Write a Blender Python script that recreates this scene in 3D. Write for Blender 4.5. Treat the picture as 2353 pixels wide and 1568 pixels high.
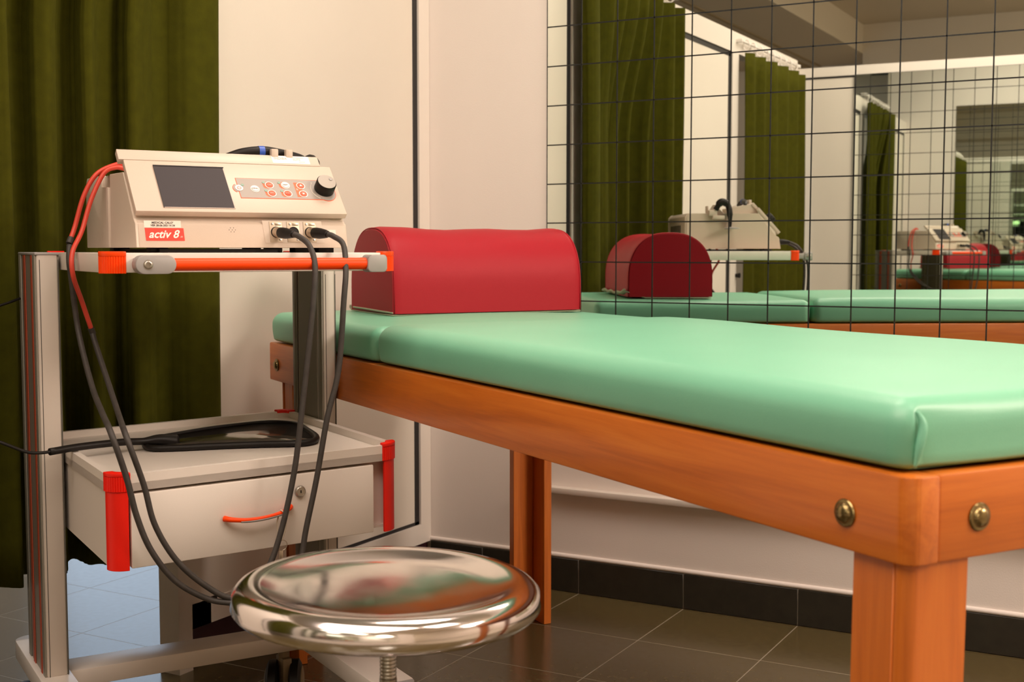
import bpy, bmesh, math, random
from mathutils import Vector, Matrix
random.seed(7)
PI = math.pi
sc = bpy.context.scene
COL = sc.collection
for o in list(bpy.data.objects): bpy.data.objects.remove(o)

# ------------------------------------------------------------------ camera
cam_d = bpy.data.cameras.new('camera'); cam = bpy.data.objects.new('camera', cam_d); COL.objects.link(cam)
CR = Vector((0.8757367, 0.4827887, 0.0004987)); CU = Vector((-0.0355515, 0.0634572, 0.9973511)); CW = Vector((-0.4814782, 0.8734348, -0.0727357))
M = Matrix.Identity(4)
for i in range(3):
    M[i][0] = CR[i]; M[i][1] = CU[i]; M[i][2] = -CW[i]
M[0][3], M[1][3], M[2][3] = 1.875, -2.9334, 0.90266
cam.matrix_world = M
cam_d.sensor_width = 36; cam_d.lens = 44.17; cam_d.clip_start = 0.02; cam_d.clip_end = 100
cam_d.dof.use_dof = True; cam_d.dof.focus_distance = 2.15; cam_d.dof.aperture_fstop = 9.0
sc.camera = cam

# ------------------------------------------------------------------ world, lights, exposure
w = bpy.data.worlds.new('world'); sc.world = w; w.use_nodes = True
w.node_tree.nodes['Background'].inputs[0].default_value = (0.75, 0.85, 1.0, 1); w.node_tree.nodes['Background'].inputs[1].default_value = 0.6
def area(name, loc, size, power, color, rot=(0, 0, 0), sy=None):
    d = bpy.data.lights.new(name, 'AREA'); d.energy = power; d.color = color; d.size = size
    if sy: d.shape = 'RECTANGLE'; d.size_y = sy
    o = bpy.data.objects.new(name, d); o.location = loc; o.rotation_euler = rot; COL.objects.link(o); return o
WARM = (1.0, 0.82, 0.69)
area('ceiling_or_fill_lamp', (0.9, -0.9, 2.57), 0.6, 19, WARM)
area('ceiling_or_fill_lamp', (2.3, -1.6, 2.57), 0.6, 11, WARM)
area('ceiling_or_fill_lamp', (1.2, -2.9, 2.5), 1.7, 52, WARM)
area('ceiling_or_fill_lamp', (4.1, -0.9, 2.45), 1.0, 95, WARM, (0, math.radians(35), 0))  # added fill aimed in from the right, not a lamp of the room
area('hall_fill_light', (-1.6, -0.2, 2.36), 0.6, 16, (1.0, 0.88, 0.78))  # added fill that brightens the hall beyond the left partition
def point_fill(name, loc, r, power, color):
    d = bpy.data.lights.new(name, 'POINT'); d.energy = power; d.color = color; d.shadow_soft_size = r
    o = bpy.data.objects.new(name, d); o.location = loc; COL.objects.link(o)
point_fill('hall_point_fill', (3.2, -5.4, 1.9), 0.2, 60, (1.0, 0.80, 0.56))  # added unseen point light that lifts the hall ceiling, no real fitting
sc.view_settings.view_transform = 'Standard'; sc.view_settings.look = 'None'
sc.view_settings.gamma = 1.0; sc.view_settings.use_curve_mapping = False
sc.view_settings.exposure = 0.12
try:
    sc.cycles.max_bounces = 16; sc.cycles.glossy_bounces = 12; sc.cycles.diffuse_bounces = 10
    sc.cycles.caustics_reflective = False; sc.cycles.caustics_refractive = False
    sc.cycles.use_denoising = True; sc.cycles.sample_clamp_indirect = 8.0
except Exception: pass

# ------------------------------------------------------------------ materials
def mat(name, color, rough=0.5, metal=0.0, spec=0.5, noise=0.0, nscale=20.0, bump=0.0, bscale=200.0, coat=0.0, emit=None, estr=0.0, sheen=0.0, rnoise=0.0):
    m = bpy.data.materials.new(name); m.use_nodes = True; nt = m.node_tree; b = nt.nodes['Principled BSDF']
    b.inputs['Base Color'].default_value = (*color, 1); b.inputs['Roughness'].default_value = rough; b.inputs['Metallic'].default_value = metal
    b.inputs['Specular IOR Level'].default_value = spec; b.inputs['Coat Weight'].default_value = coat; b.inputs['Coat Roughness'].default_value = 0.2
    if sheen: b.inputs['Sheen Weight'].default_value = sheen; b.inputs['Sheen Roughness'].default_value = 0.45; b.inputs['Sheen Tint'].default_value = (*[min(1, c*6) for c in color], 1)
    if emit: b.inputs['Emission Color'].default_value = (*emit, 1); b.inputs['Emission Strength'].default_value = estr
    tc = nt.nodes.new('ShaderNodeTexCoord')
    if noise or rnoise:
        n = nt.nodes.new('ShaderNodeTexNoise'); n.inputs['Scale'].default_value = nscale; n.inputs['Detail'].default_value = 5
        nt.links.new(tc.outputs['Object'], n.inputs['Vector'])
        if noise:
            r = nt.nodes.new('ShaderNodeValToRGB'); r.color_ramp.elements[0].position = 0.3; r.color_ramp.elements[1].position = 0.7
            r.color_ramp.elements[0].color = (*[c*(1-noise) for c in color], 1); r.color_ramp.elements[1].color = (*[min(1, c*(1+noise)) for c in color], 1)
            nt.links.new(n.outputs['Fac'], r.inputs['Fac']); nt.links.new(r.outputs['Color'], b.inputs['Base Color'])
        if rnoise:
            mr = nt.nodes.new('ShaderNodeMapRange'); mr.inputs['To Min'].default_value = max(0, rough-rnoise); mr.inputs['To Max'].default_value = rough+rnoise
            nt.links.new(n.outputs['Fac'], mr.inputs['Value']); nt.links.new(mr.outputs['Result'], b.inputs['Roughness'])
    if bump:
        n2 = nt.nodes.new('ShaderNodeTexNoise'); n2.inputs['Scale'].default_value = bscale; n2.inputs['Detail'].default_value = 3
        nt.links.new(tc.outputs['Object'], n2.inputs['Vector'])
        bp = nt.nodes.new('ShaderNodeBump'); bp.inputs['Strength'].default_value = bump; bp.inputs['Distance'].default_value = 0.002
        nt.links.new(n2.outputs['Fac'], bp.inputs['Height']); nt.links.new(bp.outputs['Normal'], b.inputs['Normal'])
    return m
def wood(name, axis, c1, c2, c3):
    m = bpy.data.materials.new(name); m.use_nodes = True; nt = m.node_tree; b = nt.nodes['Principled BSDF']
    tc = nt.nodes.new('ShaderNodeTexCoord'); mp = nt.nodes.new('ShaderNodeMapping')
    s = [14.0, 14.0, 14.0]; s[axis] = 0.9; mp.inputs['Scale'].default_value = s
    nt.links.new(tc.outputs['Object'], mp.inputs['Vector'])
    n = nt.nodes.new('ShaderNodeTexNoise'); n.inputs['Scale'].default_value = 3.0; n.inputs['Detail'].default_value = 6; n.inputs['Distortion'].default_value = 1.2
    nt.links.new(mp.outputs['Vector'], n.inputs['Vector'])
    s2 = [160.0]*3; s2[axis] = 6.0; mp2 = nt.nodes.new('ShaderNodeMapping'); mp2.inputs['Scale'].default_value = s2
    nt.links.new(tc.outputs['Object'], mp2.inputs['Vector'])
    n2 = nt.nodes.new('ShaderNodeTexNoise'); n2.inputs['Scale'].default_value = 2.0; n2.inputs['Detail'].default_value = 4
    nt.links.new(mp2.outputs['Vector'], n2.inputs['Vector'])
    mx = nt.nodes.new('ShaderNodeMath'); mx.operation = 'MULTIPLY_ADD'; mx.inputs[1].default_value = 0.28
    nt.links.new(n2.outputs['Fac'], mx.inputs[0]); nt.links.new(n.outputs['Fac'], mx.inputs[2])
    r = nt.nodes.new('ShaderNodeValToRGB'); e = r.color_ramp.elements
    e[0].position = 0.42; e[0].color = (*c1, 1); e[1].position = 0.9; e[1].color = (*c3, 1); k = e.new(0.64); k.color = (*c2, 1)
    nt.links.new(mx.outputs[0], r.inputs['Fac']); nt.links.new(r.outputs['Color'], b.inputs['Base Color'])
    b.inputs['Roughness'].default_value = 0.38; b.inputs['Coat Weight'].default_value = 0.25; b.inputs['Coat Roughness'].default_value = 0.25
    bp = nt.nodes.new('ShaderNodeBump'); bp.inputs['Strength'].default_value = 0.06; bp.inputs['Distance'].default_value = 0.001
    nt.links.new(n2.outputs['Fac'], bp.inputs['Height']); nt.links.new(bp.outputs['Normal'], b.inputs['Normal'])
    return m
WC = ((0.50, 0.115, 0.008), (0.62, 0.155, 0.013), (0.70, 0.20, 0.022))
M_woodx = wood('cherry_wood_long', 0, *WC); M_woody = wood('cherry_wood_cross', 1, *WC); M_woodz = wood('cherry_wood_up', 2, *WC)
M_plaster = mat('white_plaster', (0.78, 0.72, 0.68), 0.6, spec=0.3, noise=0.015, nscale=3, bump=0.12, bscale=300)
M_panel = mat('cream_panel', (0.74, 0.69, 0.61), 0.45, spec=0.4, noise=0.015, nscale=4, bump=0.06, bscale=400)
M_frame = mat('white_aluminium', (0.76, 0.71, 0.65), 0.35, spec=0.5)
M_gasket = mat('black_rubber_seal', (0.012, 0.011, 0.012), 0.5)
M_floor = mat('olive_grey_tile', (0.095, 0.072, 0.030), 0.22, spec=0.5, noise=0.14, nscale=60, rnoise=0.05, bump=0.03, bscale=40)
M_grout = mat('tile_grout', (0.34, 0.30, 0.23), 0.35)
M_skirt = mat('dark_skirting_tile', (0.022, 0.019, 0.013), 0.4, noise=0.2, nscale=40)
M_plinth = mat('maroon_plinth', (0.03, 0.002, 0.006), 0.6)
M_ceil = mat('ceiling_paint', (0.62, 0.56, 0.47), 0.8)
M_ceiltrim = mat('ceiling_trim', (0.42, 0.34, 0.22), 0.8)
M_mirror = mat('mirror_silver', (0.80, 0.85, 0.80), 0.004, metal=1.0)
M_line = mat('black_grid_line', (0.006, 0.007, 0.006), 0.4)
M_curtain = mat('olive_green_velvet', (0.050, 0.050, 0.003), 0.95, spec=0.1, noise=0.12, nscale=40, bump=0.2, bscale=900, sheen=0.12)
M_plastic_ring = mat('clear_white_plastic', (0.85, 0.8, 0.76), 0.15)
M_chrome_rod = mat('white_rod', (0.8, 0.76, 0.72), 0.3)
M_green = mat('mint_green_vinyl', (0.195, 0.54, 0.36), 0.40, spec=0.55, noise=0.03, nscale=5, bump=0.10, bscale=700)
M_red = mat('crimson_vinyl', (0.37, 0.010, 0.020), 0.52, spec=0.25, bump=0.12, bscale=700)
M_velcro = mat('grey_green_fabric', (0.42, 0.42, 0.30), 0.9, bump=0.4, bscale=900)
M_brass = mat('aged_brass', (0.27, 0.20, 0.09), 0.26, metal=1.0, noise=0.3, nscale=60)
M_case = mat('ivory_plastic', (0.60, 0.50, 0.41), 0.42, spec=0.45, bump=0.08, bscale=900)
M_caseface = mat('ivory_fascia', (0.60, 0.495, 0.41), 0.4, spec=0.45, bump=0.08, bscale=900)
M_caseside = mat('beige_plastic', (0.62, 0.53, 0.44), 0.5, bump=0.08, bscale=900)
M_screen = mat('dark_screen', (0.045, 0.038, 0.042), 0.55, spec=0.2)
M_bezel = mat('screen_bezel', (0.55, 0.46, 0.40), 0.4)
M_strip = mat('grey_keypad', (0.33, 0.29, 0.26), 0.5)
M_orange = mat('orange_red_plastic', (0.95, 0.065, 0.003), 0.38, spec=0.25)
M_orangeprint = mat('orange_print', (0.85, 0.11, 0.02), 0.5)
M_redcap = mat('scarlet_plastic', (0.84, 0.013, 0.004), 0.42, spec=0.3)
M_redsticker = mat('red_sticker', (0.78, 0.045, 0.025), 0.45)
M_white = mat('white_print', (0.86, 0.80, 0.74), 0.5)
M_whitelabel = mat('white_label', (0.82, 0.73, 0.64), 0.5)
M_black = mat('black_plastic', (0.010, 0.008, 0.007), 0.45, spec=0.25)
M_blackprint = mat('black_print', (0.03, 0.02, 0.015), 0.6)
M_fadeprint = mat('faded_print', (0.60, 0.42, 0.38), 0.6)
M_fadepink = mat('faded_pink_print', (0.80, 0.52, 0.44), 0.6)
M_knobtop = mat('knob_top', (0.30, 0.26, 0.21), 0.4)
M_led = mat('green_led', (0.0, 0.12, 0.035), 0.3)
M_nickel = mat('nickel', (0.55, 0.47, 0.38), 0.32, metal=1.0)
M_nickelplate = mat('brushed_nickel_plate', (0.52, 0.43, 0.33), 0.45, metal=0.7)
M_cable = mat('charcoal_cable', (0.035, 0.029, 0.025), 0.6, noise=0.2, nscale=80)
M_redcable = mat('coral_red_cable', (0.62, 0.055, 0.03), 0.45)
M_grey = mat('light_grey_metal', (0.74, 0.68, 0.62), 0.38, spec=0.5, bump=0.05, bscale=900)
M_greylid = mat('grey_tray_metal', (0.62, 0.57, 0.53), 0.30, spec=0.5, bump=0.05, bscale=900)
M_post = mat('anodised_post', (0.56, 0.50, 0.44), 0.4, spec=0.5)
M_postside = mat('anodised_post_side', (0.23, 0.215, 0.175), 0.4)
M_darkgroove = mat('dark_groove', (0.05, 0.045, 0.04), 0.5)
M_redstripe = mat('red_stripe', (0.42, 0.07, 0.03), 0.5)
M_greyplastic = mat('grey_plastic', (0.36, 0.34, 0.33), 0.45)
M_steel = mat('polished_steel', (0.80, 0.75, 0.75), 0.12, metal=1.0, rnoise=0.06, nscale=30)
M_boltsteel = mat('bolt_steel', (0.40, 0.37, 0.33), 0.3, metal=1.0)
M_cord = mat('white_cord', (0.6, 0.52, 0.42), 0.8)
M_plate = mat('reflective_plate', (0.30, 0.27, 0.25), 0.12, metal=0.9)
M_blue = mat('blue_band', (0.03, 0.10, 0.5), 0.4)
M_caster = mat('caster_grey', (0.33, 0.29, 0.26), 0.4)
M_castertan = mat('caster_tan', (0.28, 0.20, 0.11), 0.5)
M_outwall = mat('hall_wall', (0.74, 0.68, 0.60), 0.7)
M_sky = mat('daylight_pane', (0.6, 0.75, 1.0), 0.3, emit=(0.60, 0.78, 1.0), estr=1.7)

# ------------------------------------------------------------------ mesh helpers
def B(): return bmesh.new()
def box(bm, x0, x1, y0, y1, z0, z1, bev=0.0, seg=2):
    t = bmesh.new()
    vs = [t.verts.new((x, y, z)) for x in (x0, x1) for y in (y0, y1) for z in (z0, z1)]
    for f in ((0,1,3,2),(4,6,7,5),(0,4,5,1),(2,3,7,6),(0,2,6,4),(1,5,7,3)): t.faces.new([vs[i] for i in f])
    if bev: bmesh.ops.bevel(t, geom=list(t.edges), offset=bev, segments=seg, profile=0.5, affect='EDGES')
    add(bm, t); return bm
def add(bm, t, mtx=None):
    if mtx is not None: bmesh.ops.transform(t, matrix=mtx, verts=t.verts)
    me = bpy.data.meshes.new('tmp'); t.to_mesh(me); t.free(); bm.from_mesh(me); bpy.data.meshes.remove(me)
def hexa(bm, pts):  # 8 points: bottom 4 ccw, top 4 ccw
    v = [bm.verts.new(p) for p in pts]
    for f in ((3,2,1,0),(4,5,6,7),(0,1,5,4),(1,2,6,5),(2,3,7,6),(3,0,4,7)): bm.faces.new([v[i] for i in f])
def prism(bm, poly, axis, a, b, bev=0.0, seg=2):
    """extrude 2D polygon along axis; poly coords are the two other axes in cyclic order"""
    t = bmesh.new()
    def P(p, q):
        if axis == 0: return (q, p[0], p[1])
        if axis == 1: return (p[0], q, p[1])
        return (p[0], p[1], q)
    A = [t.verts.new(P(p, a)) for p in poly]; C = [t.verts.new(P(p, b)) for p in poly]; n = len(poly)
    t.faces.new(A[::-1]); t.faces.new(C)
    for i in range(n): t.faces.new((A[i], A[(i+1) % n], C[(i+1) % n], C[i]))
    bmesh.ops.recalc_face_normals(t, faces=t.faces)
    if bev: bmesh.ops.bevel(t, geom=list(t.edges), offset=bev, segments=seg, profile=0.5, affect='EDGES')
    add(bm, t)
def frame_from(d):
    d = Vector(d).normalized(); a = Vector((0, 0, 1)) if abs(d.z) < 0.9 else Vector((1, 0, 0))
    x = d.cross(a).normalized(); y = d.cross(x).normalized(); return x, y, d
def cyl(bm, p0, p1, r0, r1=None, n=20, caps=True):
    r1 = r0 if r1 is None else r1; p0 = Vector(p0); p1 = Vector(p1); x, y, d = frame_from(p1-p0)
    A = []; C = []
    for i in range(n):
        a = 2*PI*i/n; v = x*math.cos(a)+y*math.sin(a); A.append(bm.verts.new(p0+v*r0)); C.append(bm.verts.new(p1+v*r1))
    for i in range(n): bm.faces.new((A[i], C[i], C[(i+1) % n], A[(i+1) % n]))
    if caps: bm.faces.new(A); bm.faces.new(C[::-1])
def lathe(bm, prof, o=(0, 0, 0), d=(0, 0, 1), n=32):
    """prof list of (r,h) along axis d from o"""
    o = Vector(o); x, y, d = frame_from(d); rings = []
    for r, h in prof:
        if r < 1e-6: rings.append([bm.verts.new(o+d*h)])
        else: rings.append([bm.verts.new(o+d*h+(x*math.cos(2*PI*i/n)+y*math.sin(2*PI*i/n))*r) for i in range(n)])
    for A, C in zip(rings, rings[1:]):
        for i in range(n):
            j = (i+1) % n
            if len(A) == 1: bm.faces.new((A[0], C[i], C[j]))
            elif len(C) == 1: bm.faces.new((A[i], C[0], A[j]))
            else: bm.faces.new((A[i], C[i], C[j], A[j]))
    bmesh.ops.recalc_face_normals(bm, faces=bm.faces)
def cat(pts, n=8):
    P = [Vector(p) for p in pts]; P = [2*P[0]-P[1]]+P+[2*P[-1]-P[-2]]; out = []
    for i in range(1, len(P)-2):
        for k in range(n):
            t = k/n; a, b, c, d = P[i-1:i+3]
            out.append(0.5*((2*b)+(c-a)*t+(2*a-5*b+4*c-d)*t*t+(3*b-a-3*c+d)*t**3))
    out.append(P[-2]); return out
def tube(bm, pts, r, n=10, caps=True, closed=False):
    P = [Vector(p) for p in pts]; R = r if isinstance(r, (list, tuple)) else [r]*len(P)
    up = None; rings = []
    for i, p in enumerate(P):
        if closed: t = (P[(i+1) % len(P)]-P[i-1]).normalized()
        else: t = (P[min(i+1, len(P)-1)]-P[max(i-1, 0)]).normalized()
        if up is None: x, y, _ = frame_from(t)
        else:
            x = (up-t*up.dot(t)).normalized(); y = t.cross(x)
        up = x
        rings.append([bm.verts.new(p+(x*math.cos(2*PI*k/n)+y*math.sin(2*PI*k/n))*R[i]) for k in range(n)])
    m = len(rings)
    for i in range(m if closed else m-1):
        A = rings[i]; C = rings[(i+1) % m]
        for k in range(n): bm.faces.new((A[k], A[(k+1) % n], C[(k+1) % n], C[k]))
    if caps and not closed: bm.faces.new(rings[0][::-1]); bm.faces.new(rings[-1])
    bmesh.ops.recalc_face_normals(bm, faces=bm.faces)
def obj(name, bm, m, parent=None, smooth=40, kind=None):
    bmesh.ops.recalc_face_normals(bm, faces=bm.faces)
    me = bpy.data.meshes.new(name); bm.to_mesh(me); bm.free()
    if smooth:
        for p in me.polygons: p.use_smooth = True
        me.set_sharp_from_angle(angle=math.radians(smooth))
    me.materials.append(m)
    o = bpy.data.objects.new(name, me); COL.objects.link(o)
    if parent is not None: o.parent = parent
    if kind: o['kind'] = kind
    return o
def tag(o, label, category, group=None):
    o['label'] = label; o['category'] = category
    if group: o['group'] = group
    return o
def thing(name, label, category, loc=(0, 0, 0), rotz=0, group=None, tilt=None):
    o = bpy.data.objects.new(name, None); o.empty_display_size = 0.05; COL.objects.link(o)
    o.location = loc; o.rotation_euler = (tilt[0] if tilt else 0, tilt[1] if tilt else 0, rotz); return tag(o, label, category, group)
def shift(bm, off):
    bmesh.ops.translate(bm, vec=-Vector(off), verts=bm.verts); return bm
_dg = None
def text_bm(s, size, shear=0.0, bold=0.0, extr=0.0002, align='CENTER'):
    cu = bpy.data.curves.new('t', 'FONT'); cu.body = s; cu.size = size; cu.shear = shear; cu.offset = bold; cu.extrude = extr
    cu.align_x = align; cu.align_y = 'CENTER'; cu.resolution_u = 3
    o = bpy.data.objects.new('t', cu); COL.objects.link(o)
    dg = bpy.context.evaluated_depsgraph_get(); me = bpy.data.meshes.new_from_object(o.evaluated_get(dg))
    bm = bmesh.new(); bm.from_mesh(me); bpy.data.objects.remove(o); bpy.data.curves.remove(cu); bpy.data.meshes.remove(me); return bm
def struct(name, bm, m, parent=None, smooth=40):
    o = obj(name, bm, m, parent, smooth)
    if parent is None: o['kind'] = 'structure'
    return o

# ------------------------------------------------------------------ the setting
K = 0.0                       # the left partition leans a little off square
YB = -3.515                   # opposite partition
H = 2.62
bm = B(); box(bm, -3.3, 5.2, -7.4, 3.2, -0.12, -0.0002); floor = struct('floor', bm, M_grout)
def base_part(name, bm, m, parent): return obj(name, bm, m, parent)
# floor tiles, each a part of the floor
TS = 0.2918; gx0 = 0.4625
tm = None; n_t = 0
for i in range(-9, 7):
    for j in range(0, 13):
        x0 = gx0+i*TS; y1 = -j*TS-0.006
        if tm is None:
            bm = B(); box(bm, -TS/2+0.0011, TS/2-0.0011, -TS/2+0.0011, TS/2-0.0011, -0.01, 0.0, 0.0002, 1)
            o = obj('tile', bm, M_floor, floor); tm = o.data
        else:
            o = bpy.data.objects.new('tile', tm); COL.objects.link(o); o.parent = floor
        cx, cy = x0+TS/2, y1-TS/2
        o.location = (cx+K*cy, cy, 0); n_t += 1
bm = B(); box(bm, -3.3, gx0-9*TS, -7.4, 3.2, -0.01, -0.0005); box(bm, -2.2, 5.2, -7.4, -3.81, -0.01, -0.0005); box(bm, 2.4, 5.2, -3.81, 3.2, -0.01, -0.0005); box(bm, -2.2, -0.1, 0.0, 3.2, -0.01, -0.0005)
obj('outer_tiling', bm, M_floor, floor)
# mirror wall
bm = B(); box(bm, -0.12, 5.2, 0.0, 0.15, 0, H+0.05); struct('wall_right', bm, M_plaster)
sk = bpy.data.objects.new('baseboard_right', None); COL.objects.link(sk); sk['kind'] = 'structure'
for i in range(-2, 10):
    x0 = gx0+i*TS; xa = max(x0, 0.002)
    bm = B(); box(bm, xa+0.0008, x0+TS-0.0008, -0.009, 0.0, 0.002, 0.0895, 0.0008, 1)
    if x0+TS > 0.05: obj('skirting_tile', bm, M_skirt, sk)
    else: bm.free()
bm = B(); box(bm, 0.0, 3.4, -0.0075, 0.0, 0.002, 0.089); obj('grout', bm, M_grout, sk)
bm = B(); cyl(bm, (0.0, -0.001, 0.095), (3.4, -0.001, 0.095), 0.0065, n=10); struct('trim_1', bm, M_plaster)
bm = B(); box(bm, 0.36, 3.0, -0.028, 0.0, 0.264, 0.280, 0.002); struct('trim_2', bm, M_frame)
# left partition: frame, seals, panels, openings
def lp(y, off=0.0): return (K*y+off, y)
def lbox(bm, ya, yb, z0, z1, d0=-0.055, d1=0.0, za2=None):
    a0, a1, b0, b1 = lp(ya, d0), lp(ya, d1), lp(yb, d0), lp(yb, d1); q = z0 if za2 is None else za2
    hexa(bm, [(*b0, q), (*b1, q), (*a1, z0), (*a0, z0), (*b0, z1), (*b1, z1), (*a1, z1), (*a0, z1)])
FT, PT = 1.872, 1.781
left = bpy.data.objects.new('wall_left', None); COL.objects.link(left); left['kind'] = 'structure'
bm = B()
lbox(bm, -0.001, -0.052, 0.089, FT); lbox(bm, -0.052, -0.95, 0.089, 0.143); lbox(bm, -0.052, -0.94, PT, FT)
lbox(bm, -0.892, -0.95, 0.089, PT); lbox(bm, -0.95, -0.99, 0.0, PT); lbox(bm, -0.94, -1.03, PT, FT)
obj('partition_frame', bm, M_frame, left, 30)
bm = B(); lbox(bm, -0.9901, -0.9905, 0.0, FT, -0.055, 0.0); obj('jamb', bm, M_frame, left, 30)
bm = B()
lbox(bm, -0.052, -0.072, 0.138, PT, -0.04, -0.006); lbox(bm, -0.866, -0.890, 0.32, PT, -0.04, -0.006); lbox(bm, -0.872, -0.904, 0.1345, 0.1455, -0.04, 0.0002)
lbox(bm, -0.052, -0.47, 0.143, 0.152, -0.04, -0.006); lbox(bm, -0.052, -0.890, PT-0.014, PT, -0.04, -0.006)
obj('seal', bm, M_gasket, left, 30)
bm = B(); lbox(bm, -0.072, -0.866, 0.152, PT-0.014, -0.045, -0.008); lbox(bm, -0.47, -0.890, 0.10, 0.32, -0.045, -0.0035); obj('panel', bm, M_panel, left, 30)
bm = B(); lbox(bm, -0.002, -0.955, 0.0, 0.12, -0.05, -0.012); obj('plinth', bm, M_plinth, left, 30)
# second panel between the two doorways, and head rail over the openings
bm = B()
lbox(bm, -1.68, -1.78, 0.0, FT); lbox(bm, -2.508, -2.592, 0.0, FT); lbox(bm, -1.78, -2.508, PT, FT); lbox(bm, -1.78, -2.508, 0.0, 0.14)
lbox(bm, -1.03, -1.68, PT, FT); lbox(bm, -2.592, YB, PT, FT); lbox(bm, -3.465, YB, 0.0, PT)
obj('partition_frame', bm, M_frame, left, 30)
bm = B()
lbox(bm, -1.78, -1.80, 0.14, PT, -0.04, -0.006); lbox(bm, -2.474, -2.508, 0.14, PT, -0.04, -0.006); lbox(bm, -1.78, -2.508, PT-0.022, PT, -0.04, -0.006)
obj('seal', bm, M_gasket, left, 30)
bm = B(); lbox(bm, -1.80, -2.474, 0.14, PT-0.022, -0.045, -0.008); obj('panel', bm, M_panel, left, 30)
bm = B(); c0 = Vector((*lp(-2.586, 0.0), 0.785)); cyl(bm, c0, c0+Vector((0.02, 0, 0)), 0.008, 0.012, n=14); obj('latch', bm, M_black, left)
# opposite partition with its own mirror
wb = bpy.data.objects.new('wall_front', None); COL.objects.link(wb); wb['kind'] = 'structure'
WBA = -0.024; MTILT = 0.0; wb.location = (0.0, YB, 0); wb.rotation_euler = (0, 0, WBA)
FB = 1.828
bm = B(); box(bm, 0.0, 3.5, -0.055, 0.0, PT, FB); box(bm, 0.0, 0.010, -0.055, 0.0, 0, PT); obj('partition_frame', bm, M_frame, wb, 30)
bm = B(); box(bm, 0.010, 0.022, -0.04, -0.004, 0, PT); box(bm, 0.010, 0.29, -0.04, -0.004, PT-0.010, PT); obj('seal', bm, M_gasket, wb, 30)
bm = B(); box(bm, 0.022, 3.5, -0.045, -0.006, 0, PT-0.010); obj('panel', bm, M_panel, wb, 30)
# building shell beyond the cubicle
bm = B(); box(bm, -3.4, -3.3, -7.5, 3.3, 0, H); struct('wall_hall_left', bm, M_outwall)
bm = B(); box(bm, -3.3, 5.2, -7.5, -7.4, 0, H); struct('wall_hall_front', bm, M_outwall)
bm = B(); box(bm, 5.2, 5.3, -7.5, 3.3, 0, H); struct('wall_hall_right', bm, M_outwall)
bm = B(); box(bm, -3.3, 5.2, 3.2, 3.3, 0, H); struct('wall_hall_back', bm, M_outwall)
bm = B(); box(bm, -3.4, 5.3, -7.5, 3.3, H, H+0.1); struct('ceiling', bm, M_ceil)
bm = B(); box(bm, -3.3, -0.48, -7.4, 3.2, 2.40, H-0.001); box(bm, -0.48, 5.2, -7.4, -6.9, 2.30, H-0.001); struct('trim_3', bm, M_ceil)
bm = B(); box(bm, -1.10, -1.02, -7.4, 3.2, 2.392, 2.399); box(bm, -0.96, -0.93, -7.4, 3.2, 2.394, 2.399); struct('trim_4', bm, M_ceiltrim)
# glazed door to daylight beyond the curtain
win = bpy.data.objects.new('window_1', None); COL.objects.link(win); win['kind'] = 'structure'
WX0, WX1, WY = -3.0, -1.05, 1.2
bm = B(); box(bm, -3.3, WX0, WY, WY+0.1, 0, 2.4); box(bm, WX1, -0.12, WY, WY+0.1, 0, 2.4); box(bm, WX0, WX1, WY, WY+0.1, 2.1, 2.4); struct('wall_hall_window', bm, M_outwall)
bm = B(); box(bm, -0.14, -0.12, 0.0, WY, 0, 2.4); struct('wall_hall_return', bm, M_outwall)
bm = B()
for x in (WX0, (WX0+WX1)/2-0.03, WX1-0.06): box(bm, x, x+0.06, WY+0.01, WY+0.06, 0, 2.1)
box(bm, WX0, WX1, WY+0.01, WY+0.06, 0, 0.08); box(bm, WX0, WX1, WY+0.01, WY+0.06, 2.04, 2.1); box(bm, WX0, WX1, WY+0.01, WY+0.06, 0.95, 1.01)
obj('window_frame', bm, M_frame, win, 30)
for a, b_ in ((WX0+0.06, (WX0+WX1)/2-0.03), ((WX0+WX1)/2+0.03, WX1-0.06)):
    for z0, z1 in ((0.08, 0.95), (1.01, 2.04)):
        bm = B(); box(bm, a, b_, WY+0.03, WY+0.036, z0, z1); obj('pane', bm, M_sky, win, 0)

# ------------------------------------------------------------------ grid mirrors
def grid_mirror(name, label, x0, nx, ztop, nz, y, face, x_first):
    t = thing(name, label, 'mirror', (x0, y, ztop-nz*0.1007))
    L = nx*0.1-0.001; Hh = nz*0.1007
    bm = B(); box(bm, 0, L, min(0, -0.004*face), max(0, -0.004*face), 0, Hh); obj('glass', bm, M_mirror, t, 0)
    bm = B(); ya = sorted((-0.004*face, -0.0046*face)); lw = 0.0016
    box(bm, 0, 0.0018, *sorted((0, -0.0048*face)), 0, Hh)
    for i in range(1, nx): box(bm, x_first+(i-1)*0.0993-lw, x_first+(i-1)*0.0993+lw, *ya, 0, Hh)
    for j in range(0, nz+1):
        z = Hh-j*0.1007; box(bm, 0.002, L, *ya, max(0, z-lw), min(Hh, z+lw))
    obj('grid_lines', bm, M_line, t, 0)
    return t
# rows fall at z = 1.4655 - 0.1 j
grid_mirror('grid_mirror', 'large wall mirror with black square grid on the plaster wall behind the green bed', 0.3633, 24, 1.9781, 15, 0.0, 1, 0.0993)
m2 = grid_mirror('grid_mirror', 'gridded mirror on the opposite partition, seen only as a reflection inside the larger mirror', 0.19, 24, 1.770, 14, YB, -1, 0.08)
m2.location = (0.292*math.cos(WBA), YB+0.292*math.sin(WBA)+0.001, 0.372); m2.rotation_euler = (MTILT, 0, WBA)

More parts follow.
